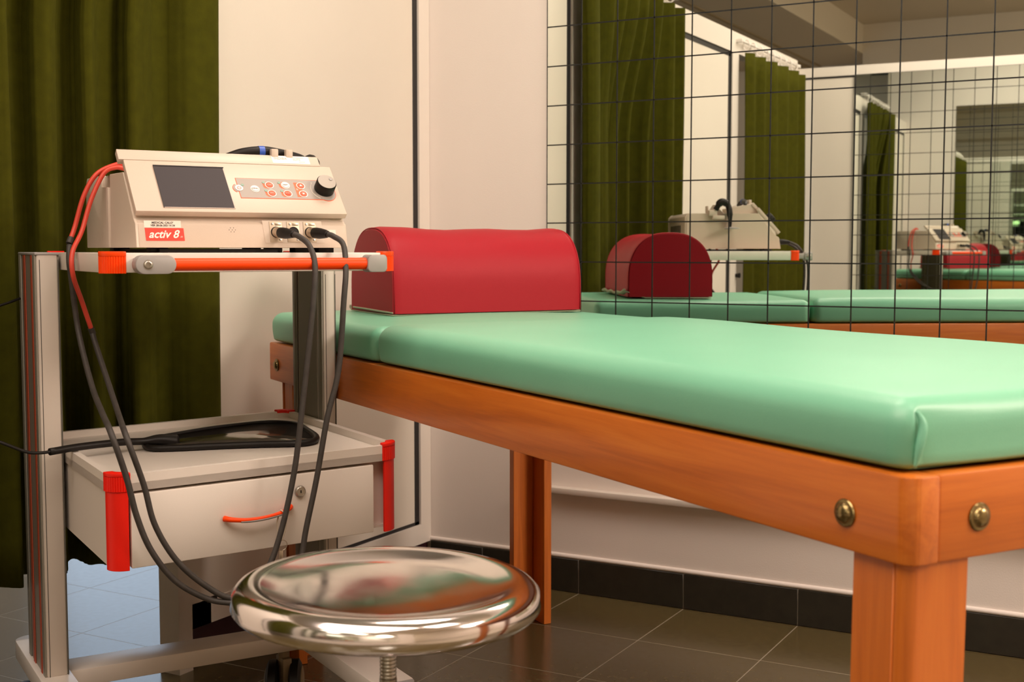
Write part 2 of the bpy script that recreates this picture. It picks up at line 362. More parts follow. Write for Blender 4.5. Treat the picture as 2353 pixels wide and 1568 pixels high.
# ------------------------------------------------------------------ curtains
def curtain(name, label, base_top, base_low, folds, ztop, zbot, zb0, zb1, amp_t, amp_b):
    """base lines are plan polylines (x, y); folds is a list of (fraction along the base, offset toward the room)"""
    o = (base_top[0][0], base_top[0][1], zbot)
    t = thing(name, label, 'curtain', o)
    def resample(P, n):
        Q = cat([(x, y, 0) for x, y in P], 24); L = [0]
        for p, q in zip(Q, Q[1:]): L.append(L[-1]+(q-p).length)
        out = []; k = 0
        for i in range(n):
            d = L[-1]*i/(n-1)
            while k < len(L)-2 and L[k+1] < d: k += 1
            f = (d-L[k])/max(1e-9, L[k+1]-L[k]); out.append(Q[k].lerp(Q[k+1], min(1, max(0, f))))
        return out
    F = cat([(f, v, 0) for f, v in folds], 9); n = 400
    BT, BL_ = resample(base_top, n), resample(base_low, n)
    def nrm(P, i):
        d = P[min(i+6, n-1)]-P[max(i-6, 0)]; d.normalize(); return Vector((-d.y, d.x, 0))
    bm = B(); NZ = 18; rows = []
    for k in range(NZ+1):
        f = k/NZ; z = ztop+(zbot-ztop)*f; bl = min(1, max(0, (zb1-z)/(zb1-zb0))); bl = bl*bl*(3-2*bl); amp = amp_t+(amp_b-amp_t)*f; row = []
        for j, p in enumerate(F):
            fr = min(1, max(0, p.x)); i = min(n-1, int(fr*(n-1)+0.5))
            c = BT[i].lerp(BL_[i], bl); nv = nrm(BT, i).lerp(nrm(BL_, i), bl).normalized()
            v = c+nv*(p.y*amp+0.003*math.sin(5*f+j*0.08))
            v.y += -0.02*(f-0.5)*(0.5-fr)*2
            row.append(bm.verts.new((v.x, v.y, z+(0.003*math.sin(j*0.3) if k == NZ else 0))))
        rows.append(row)
    for A, C in zip(rows, rows[1:]):
        for i in range(len(A)-1): bm.faces.new((A[i], A[i+1], C[i+1], C[i]))
    shift(bm, o); ob = obj('cloth', bm, M_curtain, t, 180)
    md = ob.modifiers.new('thickness', 'SOLIDIFY'); md.thickness = 0.003
    # rings and hooks
    y0, y1 = base_top[0][1], base_top[-1][1]; nr = 9
    for i in range(nr):
        y = y0+(y1-y0)*(i+0.4)/nr; c = Vector((0.02, y, ztop+0.040))
        bm = B(); pp = [c+Vector((0.016*math.cos(a)*0.9, 0.006*math.sin(i*2.1)*math.cos(a), 0.022*math.sin(a))) for a in [2*PI*q/18 for q in range(18)]]
        tube(bm, pp, 0.0028, 8, closed=True)
        tube(bm, [c+Vector((0, 0, -0.02)), c+Vector((0.006, 0.003, -0.035)), c+Vector((0.004, -0.004, -0.055))], 0.003, 6)
        shift(bm, o); obj('ring', bm, M_plastic_ring, t)
    return t
FA = [(0.0, 0.0), (0.012, 0.03), (0.05, 0.045), (0.10, 0.030), (0.135, -0.012), (0.165, -0.01), (0.185, 0.02), (0.215, 0.052), (0.237, 0.040), (0.228, 0.0), (0.235, -0.025), (0.262, 0.005), (0.285, 0.010), (0.31, 0.030), (0.335, 0.055), (0.355, 0.040), (0.347, 0.0), (0.355, -0.025), (0.39, -0.005), (0.42, 0.035), (0.45, 0.055), (0.472, 0.035), (0.465, 0.0), (0.48, -0.02), (0.53, 0.01), (0.565, 0.05), (0.60, 0.02), (0.62, -0.02), (0.66, -0.01), (0.70, 0.05), (0.735, 0.02), (0.76, -0.02), (0.80, 0.0), (0.84, 0.05), (0.87, 0.03), (0.90, -0.01), (0.94, 0.0), (0.97, 0.04), (1.0, 0.01)]
curtain('curtain', 'long olive green curtain directly behind the white trolley',
        [(0.034, -0.895), (0.032, -1.1), (0.030, -1.4), (0.032, -1.765)],
        [(0.034, -0.900), (0.032, -0.985), (0.012, -1.05), (-0.040, -1.14), (-0.055, -1.25), (-0.055, -1.38), (-0.020, -1.50), (0.022, -1.60), (0.034, -1.68), (0.034, -1.765)],
        FA, 1.84, 0.285, 1.30, 1.85, 0.8, 1.0)
FB_ = [(0.0, 0.0), (0.05, 0.04), (0.11, -0.015), (0.16, 0.0), (0.21, 0.045), (0.27, -0.015), (0.33, 0.0), (0.40, 0.05), (0.46, -0.01), (0.52, 0.0), (0.59, 0.045), (0.66, -0.015), (0.72, 0.005), (0.79, 0.05), (0.86, -0.01), (0.92, 0.0), (0.96, 0.04), (1.0, 0.01)]
curtain('curtain', 'second olive green curtain, seen only in the mirror behind the beige machine',
        [(0.03, -2.600), (K*-3.0+0.04, -3.0), (0.04, -3.452)], [(0.03, -2.600), (K*-3.0+0.04, -3.0), (0.04, -3.452)],
        FB_, 1.785, 0.285, 1.2, 1.7, 0.75, 1.0)
for ya, yb, zz, lab in ((-0.89, -1.78, 1.889, 'thin white curtain rod carrying the long green curtain behind the trolley'), (-2.56, -3.47, 1.835, 'thin white curtain rod with white rings, visible only in the mirror')):
    a = Vector((0.02, ya, zz)); c = Vector((0.02, yb, zz))
    bm = B(); cyl(bm, a, c, 0.006, n=12); shift(bm, a); t = thing('curtain_rod', lab, 'rod', a); obj('pole', bm, M_chrome_rod, t)
    for q in (a, c):
        bm = B(); box(bm, q.x-0.025, q.x+0.008, q.y-0.008, q.y+0.008, q.z-0.008, q.z+0.008, 0.002); shift(bm, a); obj('bracket', bm, M_chrome_rod, t)

# ------------------------------------------------------------------ treatment bed (x: head to foot, y: toward the mirror)
BO = Vector((1.6494, -1.7794, 0)); BE = Vector((-0.84088, 0.54123, 0)); BN = Vector((0.54123, 0.84088, 0)); BL = 1.902; BW = 0.66
BH = BO+BE*BL; BANG = math.atan2(-BE.y, -BE.x); ZB, ZT = 0.6141, 0.6967
bed = thing('treatment_bed', 'wooden treatment bed with mint green padded top and cherry frame, below the grid mirror', 'bed', BH, BANG)
def rail_plan(y0, y1, outer_neg):
    r = 0.016; pts = []
    def arc(cx, cy, a0, a1):
        for k in range(7):
            a = a0+(a1-a0)*k/6; pts.append((cx+r*math.cos(a), cy+r*math.sin(a)))
    if outer_neg:
        arc(r, y0+r, PI, 1.5*PI); arc(BL-r, y0+r, 1.5*PI, 2*PI); pts.append((BL, y1)); pts.append((0, y1))
    else:
        pts.append((0, y0)); pts.append((BL, y0)); arc(BL-r, y1-r, 0, PI/2); arc(r, y1-r, PI/2, PI)
    return pts
for y0, y1, s in ((0, 0.038, True), (BW-0.038, BW, False)):
    bm = B(); prism(bm, rail_plan(y0, y1, s), 2, ZB, ZT, 0.003, 2); obj('side_rail', bm, M_woodx, bed)
for x0, x1 in ((0.001, 0.03), (BL-0.030, BL-0.0015)):
    bm = B(); box(bm, x0, x1, 0.0382, BW-0.0382, ZB, ZT, 0.003, 2); obj('end_rail', bm, M_woody, bed)
def bed_leg(sx, sy, lean=(0, 0)):
    """L-section leg of two boards; sx=1 foot end, sy=0 near side"""
    def X(v): return BL-v if sx else v
    def Y(v): return v if sy == 0 else BW-v
    bm = B()
    # end board with a rounded outer corner
    r = 0.014; p = [(0.004+r, 0.006)]
    p = []
    for k in range(7):
        a = PI+PI/2*k/6; p.append((0.006+r+r*math.cos(a), 0.006+r+r*math.sin(a)))
    p += [(0.0215, 0.006), (0.0215, 0.030), (0.026, 0.030), (0.027, 0.084), (0.006, 0.084)]
    if sx: pass
    P1 = [(X(a), Y(b)) for a, b in p]
    prism(bm, P1, 2, 0.0, ZB+0.05, 0.0012, 1)
    P2 = [(X(a), Y(b)) for a, b in ((0.0258, 0.0085), (0.0795, 0.0085), (0.0795, 0.0295), (0.0258, 0.0295))]
    prism(bm, P2, 2, 0.0, ZB+0.05, 0.0015, 1)
    for v in bm.verts:
        f = (ZB-v.co.z)/ZB
        if f > 0: v.co.x += lean[0]*f; v.co.y += lean[1]*f
    return obj('leg', bm, M_woodz, bed)
bed_leg(1, 0, (-0.008, 0.0)); bed_leg(1, 1)
for q in (bed_leg(0, 0, (0.004, 0.006)), bed_leg(0, 1)): q.location.x = 0.060
bm = B(); box(bm, 0.031, BL-0.031, 0.039, BW-0.039, ZT-0.022, ZT-0.004); obj('slat_board', bm, M_woodx, bed)
def bolt(p, d):
    bm = B(); lathe(bm, [(0.0, 0.0), (0.0128, 0.0), (0.0138, 0.0014), (0.0128, 0.0026), (0.0100, 0.0031), (0.0093, 0.0048), (0.0071, 0.0068), (0.0039, 0.0078), (0, 0.0081)], p, d, 24); obj('bolt', bm, M_brass, bed)
for x in (BL-0.0822, 0.065):
    bolt((x, 0, ZB+0.0363), (0, -1, 0)); bolt((x, BW, ZB+0.0363), (0, 1, 0))
for y in (0.0899, BW-0.0899): bolt((BL-0.0015, y, ZB+0.0388), (1, 0, 0))
def soft(x0, x1, y0, y1, z0, z1, r, rb, crown, folds=()):
    def ax(lo, hi, n, rl, rh):
        a = [lo+rl*(1-math.cos(PI/2*k/6)) for k in range(7)]; c = [hi-rh*(1-math.cos(PI/2*k/6)) for k in range(6, -1, -1)]
        m = [a[-1]+(c[0]-a[-1])*k/n for k in range(1, n)]; return a+m+c
    AX, AY, AZ = ax(x0, x1, 26, r, r), ax(y0, y1, 14, r, r), ax(z0, z1, 4, rb, r)
    bm = B(); V = {}
    nx, ny, nz = len(AX)-1, len(AY)-1, len(AZ)-1
    def P(i, j, k):
        if (i, j, k) in V: return V[i, j, k]
        p = Vector((AX[i], AY[j], AZ[k])); top = p.z > (z0+z1)/2
        rz = r if top else rb
        q = Vector((min(max(p.x, x0+r), x1-r), min(max(p.y, y0+r), y1-r), min(max(p.z, z0+rz), z1-rz)))
        d = p-q; sd = Vector((d.x/r, d.y/r, d.z/rz)); mxv = max(abs(sd.x), abs(sd.y), abs(sd.z))
        if sd.length > 1e-6 and mxv > 0:
            sd = sd*(mxv/sd.length); q = q+Vector((sd.x*r, sd.y*r, sd.z*rz))
        else: q = p
        u = (q.x-x0)/(x1-x0); v = (q.y-y0)/(y1-y0); t = (q.z-z0)/(z1-z0)
        q.z += crown*(1-(2*u-1)**4)*(1-(2*v-1)**2)*max(0, t)
        bulge = 0.005*math.sin(PI*min(1, max(0, t*0.92)))
        if v < 0.12: q.y -= bulge*(1-v/0.12)
        if v > 0.88: q.y += bulge*(1-(1-v)/0.12)
        q.z += 0.0012*math.sin(q.x*9+1)*math.sin(q.y*13)*max(0, t)
        for (fx, fy) in folds:   # tucked pleat on the end face next to a corner
            if abs(q.x-fx) < 0.012:
                dy = abs(q.y-fy)
                if dy > 0.016: q.x += (-1 if fx > (x0+x1)/2 else 1)*0.006*min(1, max(0, (0.93-t)*5))*math.exp(-((dy-0.016)/0.05)**2)
        V[i, j, k] = bm.verts.new(q); return V[i, j, k]
    for i in range(nx):
        for j in range(ny):
            bm.faces.new((P(i, j, 0), P(i, j+1, 0), P(i+1, j+1, 0), P(i+1, j, 0))); bm.faces.new((P(i, j, nz), P(i+1, j, nz), P(i+1, j+1, nz), P(i, j+1, nz)))
    for i in range(nx):
        for k in range(nz):
            bm.faces.new((P(i, 0, k), P(i+1, 0, k), P(i+1, 0, k+1), P(i, 0, k+1))); bm.faces.new((P(i, ny, k), P(i, ny, k+1), P(i+1, ny, k+1), P(i+1, ny, k)))
    for j in range(ny):
        for k in range(nz):
            bm.faces.new((P(0, j, k), P(0, j, k+1), P(0, j+1, k+1), P(0, j+1, k))); bm.faces.new((P(nx, j, k), P(nx, j+1, k), P(nx, j+1, k+1), P(nx, j, k+1)))
    return bm
XS = BL-1.287
pad_main = obj('main_pad', soft(XS+0.002, BL-0.012, 0.008, BW-0.008, ZT+0.001, ZT+0.070, 0.027, 0.008, 0.012, folds=((BL-0.012, 0.008), (BL-0.012, BW-0.008))), M_green, bed, 180)
pad_head = obj('head_pad', soft(0.006, XS-0.002, 0.008, BW-0.008, ZT+0.001, ZT+0.0660, 0.022, 0.008, 0.005), M_green, bed, 180)
def pleat(x, y, sy):
    bm = B(); pts = [(x-0.004, y+0.016*sy, ZT+0.058), (x+0.0005, y+0.019*sy, ZT+0.045), (x+0.0015, y+0.014*sy, ZT+0.025), (x+0.0005, y+0.010*sy, ZT+0.006)]
    tube(bm, cat(pts, 6), [0.0012+0.0035*math.sin(PI*i/18) for i in range(19)], 8); obj('corner_pleat', bm, M_green, bed, 180)
pleat(BL-0.0135, 0.008, 1)

# ------------------------------------------------------------------ red bolster on the bed
ZP = 0.7685
d_p = BN.copy(); pe = BE.copy()
F_R = Vector((0.669, -0.4265, ZP)); LEN = 0.450
boO = F_R-d_p*LEN
bol = thing('bolster', 'crimson vinyl half round bolster lying on the head end of the green bed', 'bolster', boO, math.atan2(d_p.y, d_p.x))
# local x along the length (toward the mirror), local y toward the head end
def dprofile():
    W_, Hh = 0.240, 0.180; pts = [(0.0, 0.0)]
    for k in range(29):
        a = PI*k/28; c, s = math.cos(a), math.sin(a)
        x = W_/2-(W_/2)*math.copysign(abs(c)**0.80, c); z = 0.050+(Hh-0.050)*abs(s)**0.86
        pts.append((x, z))
    pts.append((W_, 0.0)); return pts
bm = B(); prof = dprofile(); xs = [0, 0.004, 0.012, 0.02]+[0.02+(LEN-0.04)*k/8 for k in range(1, 8)]+[LEN-0.02, LEN-0.012, LEN-0.004, LEN]; rings = []
cx = 0.120
for x in xs:
    e_ = min(x, LEN-x); s = 1-0.035*max(0, 1-e_/0.02)**2; sag = 0.004*math.sin(PI*x/LEN)
    rings.append([bm.verts.new((x, cx+(p-cx)*s, 0.002+q*s-(sag if q > 0.1 else 0)+0.002*math.sin(x*30)*(q > 0.1))) for p, q in prof])
for A, C in zip(rings, rings[1:]):
    n = len(A)
    for i in range(n): bm.faces.new((A[i], A[(i+1) % n], C[(i+1) % n], C[i]))
for Rr, sx in ((rings[0], -1), (rings[-1], 1)):
    c = bm.verts.new((Rr[0].co.x+sx*0.004, cx, 0.08)); n = len(Rr)
    for i in range(n): bm.faces.new((Rr[i], Rr[(i+1) % n], c))
obj('cover', bm, M_red, bol, 55)
for x in (0.003, LEN-0.003):
    bm = B(); tube(bm, [(x, cx+(p-cx)*0.985, 0.002+q*0.985) for p, q in prof], 0.0013, 8); obj('seam_piping', bm, M_red, bol, 180)
bm = B()   # loose fabric strip under the base, curling up at the head side
for i in range(2): pass
rows = []
for k in range(25):
    x = LEN*k/24; row = []
    curl = 0.010*math.exp(-((x-LEN)/0.09)**2)+0.004*math.sin(x*25)**2
    for y, z in ((0.004, 0.0005), (0.08, 0.0005), (0.19, 0.001), (0.238, 0.003+curl), (0.248, 0.007+curl), (0.246, 0.010+curl)):
        row.append(bm.verts.new((x, y, z)))
    rows.append(row)
for A, C in zip(rows, rows[1:]):
    for i in range(len(A)-1): bm.faces.new((A[i], A[i+1], C[i+1], C[i]))
o = obj('base_fabric', bm, M_velcro, bol, 180); md = o.modifiers.new('thickness', 'SOLIDIFY'); md.thickness = 0.003; md.offset = 1
bm = B(); tube(bm, cat([(0.001, 0.004, 0.004), (-0.001, 0.06, 0.005), (-0.002, 0.14, 0.007), (-0.002, 0.22, 0.008)], 6), 0.002, 8); obj('end_hem', bm, M_velcro, bol, 180)

# ------------------------------------------------------------------ trolley (x: left to right along its front, y: front to back)
TO = Vector((0.35494, -1.49717, 0)); TA = math.radians(59.795)
TR = Matrix.Rotation(TA, 3, 'Z')
def tw(p): return TO+TR @ Vector(p)
W = 0.5215; D = 0.57; DT = 0.50
tro = thing('equipment_trolley', 'light grey medical trolley with red corner caps, standing beside the bed', 'trolley', TO, TA)
def rrect(x0, x1, y0, y1, r, n=6):
    p = []
    for cx, cy, a0 in ((x1-r, y1-r, 0), (x0+r, y1-r, PI/2), (x0+r, y0+r, PI), (x1-r, y0+r, 1.5*PI)):
        for k in range(n+1): a = a0+PI/2*k/n; p.append((cx+r*math.cos(a), cy+r*math.sin(a)))
    return p
def tpart(name, bm, m, roll=0.0, zc=0.0, parent=None, sm=35):
    if roll:
        for v in bm.verts: v.co.z += (v.co.x-W/2)*roll
    return obj(name, bm, m, parent or tro, sm)
def ribbed(bm, cx, cy, z0, z1, r, a0, a1, ribs, depth=0.0012, inner=0.006):
    n = ribs*4; out = []
    for k in range(n+1):
        a = a0+(a1-a0)*k/n; rr = r-(depth if k % 4 in (0,) else 0); out.append((cx+rr*math.cos(a), cy+rr*math.sin(a)))
    inn = [(cx+(r-inner)*math.cos(a0+(a1-a0)*k/6), cy+(r-inner)*math.sin(a0+(a1-a0)*k/6)) for k in range(6, -1, -1)]
    prism(bm, out+inn, 2, z0, z1)
def corner_list(d): return ((0.03, 0.03, PI, 1.5*PI), (W-0.03, 0.03, 1.5*PI, 2*PI), (W-0.03, d-0.03, 0, PI/2), (0.03, d-0.03, PI/2, PI))
corners = corner_list(D)
SZ0, SZ1 = 0.8515, 0.8838
bm = B(); prism(bm, rrect(0, W, 0, DT, 0.03), 2, SZ0, SZ1, 0.002, 2); tpart('top_shelf', bm, M_grey)
RT = 0.026
for cx, cy, a0, a1 in corner_list(DT):
    bm = B(); ribbed(bm, cx, cy, SZ0-0.001, SZ1-0.006, 0.0322, a0-0.15, a1+0.15, 14)
    pc = [(cx+0.0325*math.cos(a0-0.15+(a1-a0+0.3)*k/10), cy+0.0325*math.sin(a0-0.15+(a1-a0+0.3)*k/10)) for k in range(11)]
    prism(bm, pc+[(cx, cy)], 2, SZ1-0.006, SZ1+0.0025, 0.0012, 2); tpart('corner_cap', bm, M_orange if cy < 0.1 else M_redcap)
# tray with lip, and drawer box below it
bm = B(); prism(bm, rrect(0, W, 0, D, 0.03), 2, 0.4985, 0.512)
outer = rrect(0, W, 0, D, 0.03); inner = rrect(0.012, W-0.012, 0.012, D-0.012, 0.02)
ov = [bm.verts.new((x, y, 0.4985)) for x, y in outer]; ot = [bm.verts.new((x, y, 0.5268)) for x, y in outer]; it = [bm.verts.new((x, y, 0.5268)) for x, y in inner]; ib = [bm.verts.new((x, y, 0.5135)) for x, y in inner]
n = len(outer)
for i in range(n):
    j = (i+1) % n
    bm.faces.new((ov[i], ov[j], ot[j], ot[i])); bm.faces.new((ot[i], ot[j], it[j], it[i])); bm.faces.new((it[i], it[j], ib[j], ib[i]))
bm.faces.new(ib)
tpart('tray', bm, M_grey, RT)
bm = B()
for (a, b, c, d) in ((0.003, 0.013, 0.0305, D-0.003), (W-0.013, W-0.003, 0.0305, D-0.003), (0.013, W-0.013, D-0.012, D-0.003)): box(bm, a, b, c, d, 0.371, 0.4985)
box(bm, 0.013, W-0.013, 0.022, D-0.012, 0.371, 0.376); box(bm, 0.013, W-0.013, 0.03, 0.034, 0.376, 0.4985)
box(bm, 0.005, 0.030, 0.030, 0.034, 0.371, 0.4985)
tpart('drawer_box', bm, M_grey, RT)
dr = None
bm = B(); box(bm, 0.0335, W-0.0515, -0.001, 0.02, 0.3692, 0.4935, 0.002, 2); dr = tpart('drawer', bm, M_grey, RT)
for cx, cy, a0, a1 in corners[:2]:
    bm = B(); pc = [(cx+0.0305*math.cos(a0+(a1-a0)*k/10), cy+0.0305*math.sin(a0+(a1-a0)*k/10)) for k in range(11)]
    pi_ = [(cx+0.024*math.cos(a0+(a1-a0)*k/10), cy+0.024*math.sin(a0+(a1-a0)*k/10)) for k in range(10, -1, -1)]
    prism(bm, pc+pi_, 2, 0.3665, 0.4985, 0.0005, 1); tpart('corner_post', bm, M_redcap, RT)
for cx, cy, a0, a1 in corners:
    bm = B(); ribbed(bm, cx, cy, 0.499, 0.5235, 0.0325, a0-0.12, a1+0.12, 14)
    pc = [(cx+0.0328*math.cos(a0-0.12+(a1-a0+0.24)*k/10), cy+0.0328*math.sin(a0-0.12+(a1-a0+0.24)*k/10)) for k in range(11)]
    pi_ = [(cx+0.016*math.cos(a0-0.12+(a1-a0+0.24)*k/10), cy+0.016*math.sin(a0-0.12+(a1-a0+0.24)*k/10)) for k in range(10, -1, -1)]
    prism(bm, pc+pi_, 2, 0.5235, 0.5305, 0.0015, 2); tpart('corner_cap', bm, M_redcap, RT)
# drawer handle (orange, grey underside), lock
hp = cat([(0.190, -0.003, 0.4305), (0.200, -0.014, 0.4295), (0.225, -0.020, 0.4275), (0.255, -0.021, 0.4285), (0.285, -0.018, 0.4325), (0.303, -0.010, 0.4372), (0.309, -0.002, 0.4385)], 5)
rad = [0.0048-0.0018*math.sin(PI*min(1, max(0, i/(len(hp)-1))))+0.0006 for i in range(len(hp))]
bm = B(); tube(bm, hp, rad, 12); hd = obj('handle', bm, M_orange, dr)
bm = B(); tube(bm, [p+Vector((0, -0.0012, -0.0018)) for p in hp[8:27]], 0.0027, 10); obj('grey_underside', bm, M_greyplastic, dr)
bm = B(); lathe(bm, [(0, 0), (0.0098, 0), (0.0103, 0.002), (0.0088, 0.006), (0.0080, 0.0065), (0.0078, 0.0058), (0, 0.0058)], (0.3275, -0.001, 0.4645), (0, -1, 0), 24); lk = obj('lock', bm, M_boltsteel, dr)
bm = B(); box(bm, 0.3266, 0.3284, -0.0075, -0.0066, 0.4620, 0.4670); obj('keyhole', bm, M_black, dr)
# posts: wide flat grooved profiles on both sides
for x0, x1, y0, outer_left in ((-0.0475, -0.004, 0.345, True), (0.5225, 0.5545, 0.372, False)):
    y1 = y0+0.175; zb, zt = 0.0925, 0.8825 if outer_left else 0.8500
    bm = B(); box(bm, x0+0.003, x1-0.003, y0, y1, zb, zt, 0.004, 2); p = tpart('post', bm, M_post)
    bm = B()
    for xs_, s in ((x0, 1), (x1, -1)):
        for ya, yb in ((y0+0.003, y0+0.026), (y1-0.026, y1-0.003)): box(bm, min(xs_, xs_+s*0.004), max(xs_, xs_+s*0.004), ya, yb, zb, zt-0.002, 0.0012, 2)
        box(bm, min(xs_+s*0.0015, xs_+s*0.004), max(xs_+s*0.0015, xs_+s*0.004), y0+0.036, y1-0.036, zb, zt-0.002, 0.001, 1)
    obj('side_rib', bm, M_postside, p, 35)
    bm = B()
    for xs_, s in ((x0, 1), (x1, -1)):
        for ya, yb in ((y0+0.0265, y0+0.0295), (y1-0.0295, y1-0.0265)): box(bm, min(xs_+s*0.0024, xs_+s*0.0032), max(xs_+s*0.0024, xs_+s*0.0032), ya, yb, zb, zt-0.002)
    obj('groove', bm, M_darkgroove, p, 0)
    bm = B(); box(bm, x0+0.008, x0+0.0092, y0-0.0003, y0+0.001, zb, zt-0.012); box(bm, x1-0.0025, x1-0.0015, y0-0.0003, y0+0.001, zb, zt-0.012); obj('edge_line', bm, M_darkgroove, p, 0)
    if outer_left:
        bm = B(); box(bm, x0-0.0006, x0+0.001, y0+0.030, y0+0.042, zb, zt-0.004); box(bm, x0-0.0006, x0+0.001, y0+0.100, y0+0.118, zb, zt-0.004); obj('red_inlay', bm, M_redstripe, p, 0)
        bm = B(); box(bm, x0, x1, y0-0.001, y1+0.001, zt-0.004, zt+0.0015, 0.002, 2); obj('end_cap', bm, M_greyplastic, p)
# front push handle
for nm, x0, x1 in (('left', 0.036, 0.101), ('right', 0.437, 0.474)):
    bm = B(); prism(bm, rrect(x0, x1, 0.8500, 0.8805, 0.0149 if nm == 'left' else 0.007, 8), 1, -0.058, -0.030, 0.0018, 2)
    if nm == 'left': box(bm, 0.045, 0.085, -0.034, 0.001, 0.856, 0.876, 0.003)
    else: box(bm, 0.445, 0.470, -0.034, 0.001, 0.856, 0.876, 0.003)
    hb = tpart('handle_bracket', bm, M_greyplastic)
    bm = B()
    if nm == 'left': c, d = Vector((0.0555, -0.0575, 0.8648)), Vector((0, -1, 0))
    else: c, d = Vector((0.4735, -0.044, 0.8655)), Vector((1, 0, 0))
    lathe(bm, [(0, 0), (0.0092, 0.0), (0.0092, 0.0004), (0.0066, 0.0006), (0.0066, 0.0026), (0.0056, 0.0034), (0.0036, 0.0034), (0.0034, 0.001), (0, 0.001)], c, d, 24); obj('hex_bolt', bm, M_boltsteel, hb)
bm = B(); cyl(bm, (0.095, -0.045, 0.8650), (0.444, -0.045, 0.8650), 0.0103, n=24); tpart('push_handle', bm, M_orange)
# base: cross beam, side runners with rounded end caps, casters
bm = B(); box(bm, -0.004, 0.4695, 0.366, 0.445, 0.0595, 0.0925, 0.002, 2); tpart('cross_beam', bm, M_grey)
for x0, x1, y0, y1 in ((-0.058, 0.002, -0.01, 0.615), (0.4695, 0.546, -0.005, 0.615)):
    bm = B(); box(bm, x0, x1, y0, y1, 0.0575, 0.0935, 0.002, 2); rn = tpart('runner', bm, M_grey)
    for yy, s in ((y1, 1), (y0, -1)):
        xc = (x0+x1)/2; hw = (x1-x0)/2; pl = [(xc+hw*math.cos(PI*k/12), yy+s*0.030*math.sin(PI*k/12)) for k in range(13)]
        bm = B(); prism(bm, pl, 2, 0.0555, 0.0935, 0.003, 2); obj('end_cap', bm, M_greyplastic, rn)
# ------------------------------------------------------------------ therapy machine on the top shelf
DX0, DX1, DY = 0.067, 0.4466, 0.054; DZ = 0.8925; dO = Vector((DX0, DY, SZ1))
RD = 0.006
dev = thing('therapy_machine', 'ivory electrotherapy machine with dark screen and orange keypad on the trolley top', 'machine', tw(dO), TA)
def dpart(name, bm, m, parent=None, sm=35):
    shift(bm, dO); return obj(name, bm, m, parent or dev, sm)
# body
bp_ = [(DY, DZ), (DY+0.007, 0.9335), (DY+0.018, 0.9410), (DY+0.020, 0.958), (DY+0.085, 1.0225), (0.400, 1.0225), (0.412, 1.010), (0.412, DZ)]
bm = B(); prism(bm, bp_, 0, DX0+0.0012, DX1-0.0012, 0.0015, 2); dpart('body', bm, M_case)
# left cheek with a stepped rear cover and a finger notch
bm = B(); prism(bm, [(DY, DZ), (DY+0.007, 0.9335), (DY+0.018, 0.9410), (DY+0.085, 1.0225), (0.235, 1.0235), (0.235, DZ)], 0, DX0-0.0015, DX0+0.004, 0.0007, 1); dpart('side_panel', bm, M_caseside)
bm = B(); prism(bm, [(0.236, DZ), (0.236, 1.000), (0.285, 1.003), (0.285, 1.0235), (0.402, 1.0235), (0.414, 1.012), (0.414, DZ)], 0, DX0-0.0055, DX0+0.004, 0.0012, 2); dpart('rear_cover', bm, M_caseside)
# right cheek
bm = B(); prism(bm, [(DY+0.003, DZ+0.002), (DY+0.010, 0.9335), (DY+0.021, 0.9410), (DY+0.088, 1.0220), (0.398, 1.0220), (0.405, 1.010), (0.405, DZ+0.002)], 0, DX1-0.003, DX1+0.0004); dpart('side_panel', bm, M_case)
# rear vents
for k in range(7):
    bm = B(); box(bm, DX0+0.06+k*0.035, DX0+0.075+k*0.035, 0.4118, 0.4135, 0.92, 0.98); dpart('vent', bm, M_black)
# slanted fascia slab
ang = math.radians(48); NY, NZ_ = 0.056, 0.954
SD = Vector((0, math.cos(ang), math.sin(ang))); SN = Vector((0, -math.sin(ang), math.cos(ang)))
def sp(u, s, h=0.0): return Vector((u, NY, NZ_))+Vector((u*0, 0, 0))+SD*s+SN*h
def slab(bm, u0, u1, s0, s1, h0, h1, sk0=0.0, bev=0.0):
    t = bmesh.new(); c = [(u0, s0), (u1, s0), (u1+sk0, s1), (u0+sk0, s1)]
    pts = [sp(u, s, h0) for u, s in c]+[sp(u, s, h1) for u, s in c]; hexa(t, pts)
    bmesh.ops.recalc_face_normals(t, faces=t.faces)
    if bev: bmesh.ops.bevel(t, geom=list(t.edges), offset=bev, segments=2, profile=0.5, affect='EDGES')
    add(bm, t)
bm = B(); slab(bm, DX0-0.0005, DX1, 0.0, 0.1210, -0.012, 0.0, bev=0.001); fas = dpart('fascia', bm, M_caseface)
bm = B(); slab(bm, 0.0585, 0.4280, 0.1216, 0.1462, -0.012, 0.0003, bev=0.001); dpart('top_cap', bm, M_caseface)
wedge = [(sp(0, 0.118, -0.012).y, sp(0, 0.118, -0.012).z), (sp(0, 0.1455, -0.003).y, sp(0, 0.1455, -0.003).z), (0.2, 1.050), (0.245, 1.042), (0.245, 1.0215), (sp(0, 0.09, -0.02).y, 1.0215)]
bm = B(); prism(bm, wedge, 0, 0.30, 0.4255, 0.001, 1); dpart('cable_tray', bm, M_caseside)
bm = B(); prism(bm, [(w_[0], w_[1]) for w_ in ((sp(0, 0.0, -0.012).y, sp(0, 0.0, -0.012).z), (sp(0, 0.118, -0.0118).y, sp(0, 0.118, -0.0118).z), (DY+0.085, 1.0215), (DY+0.02, 0.958))], 0, DX0+0.001, DX1-0.0015); dpart('fascia_backing', bm, M_caseside)
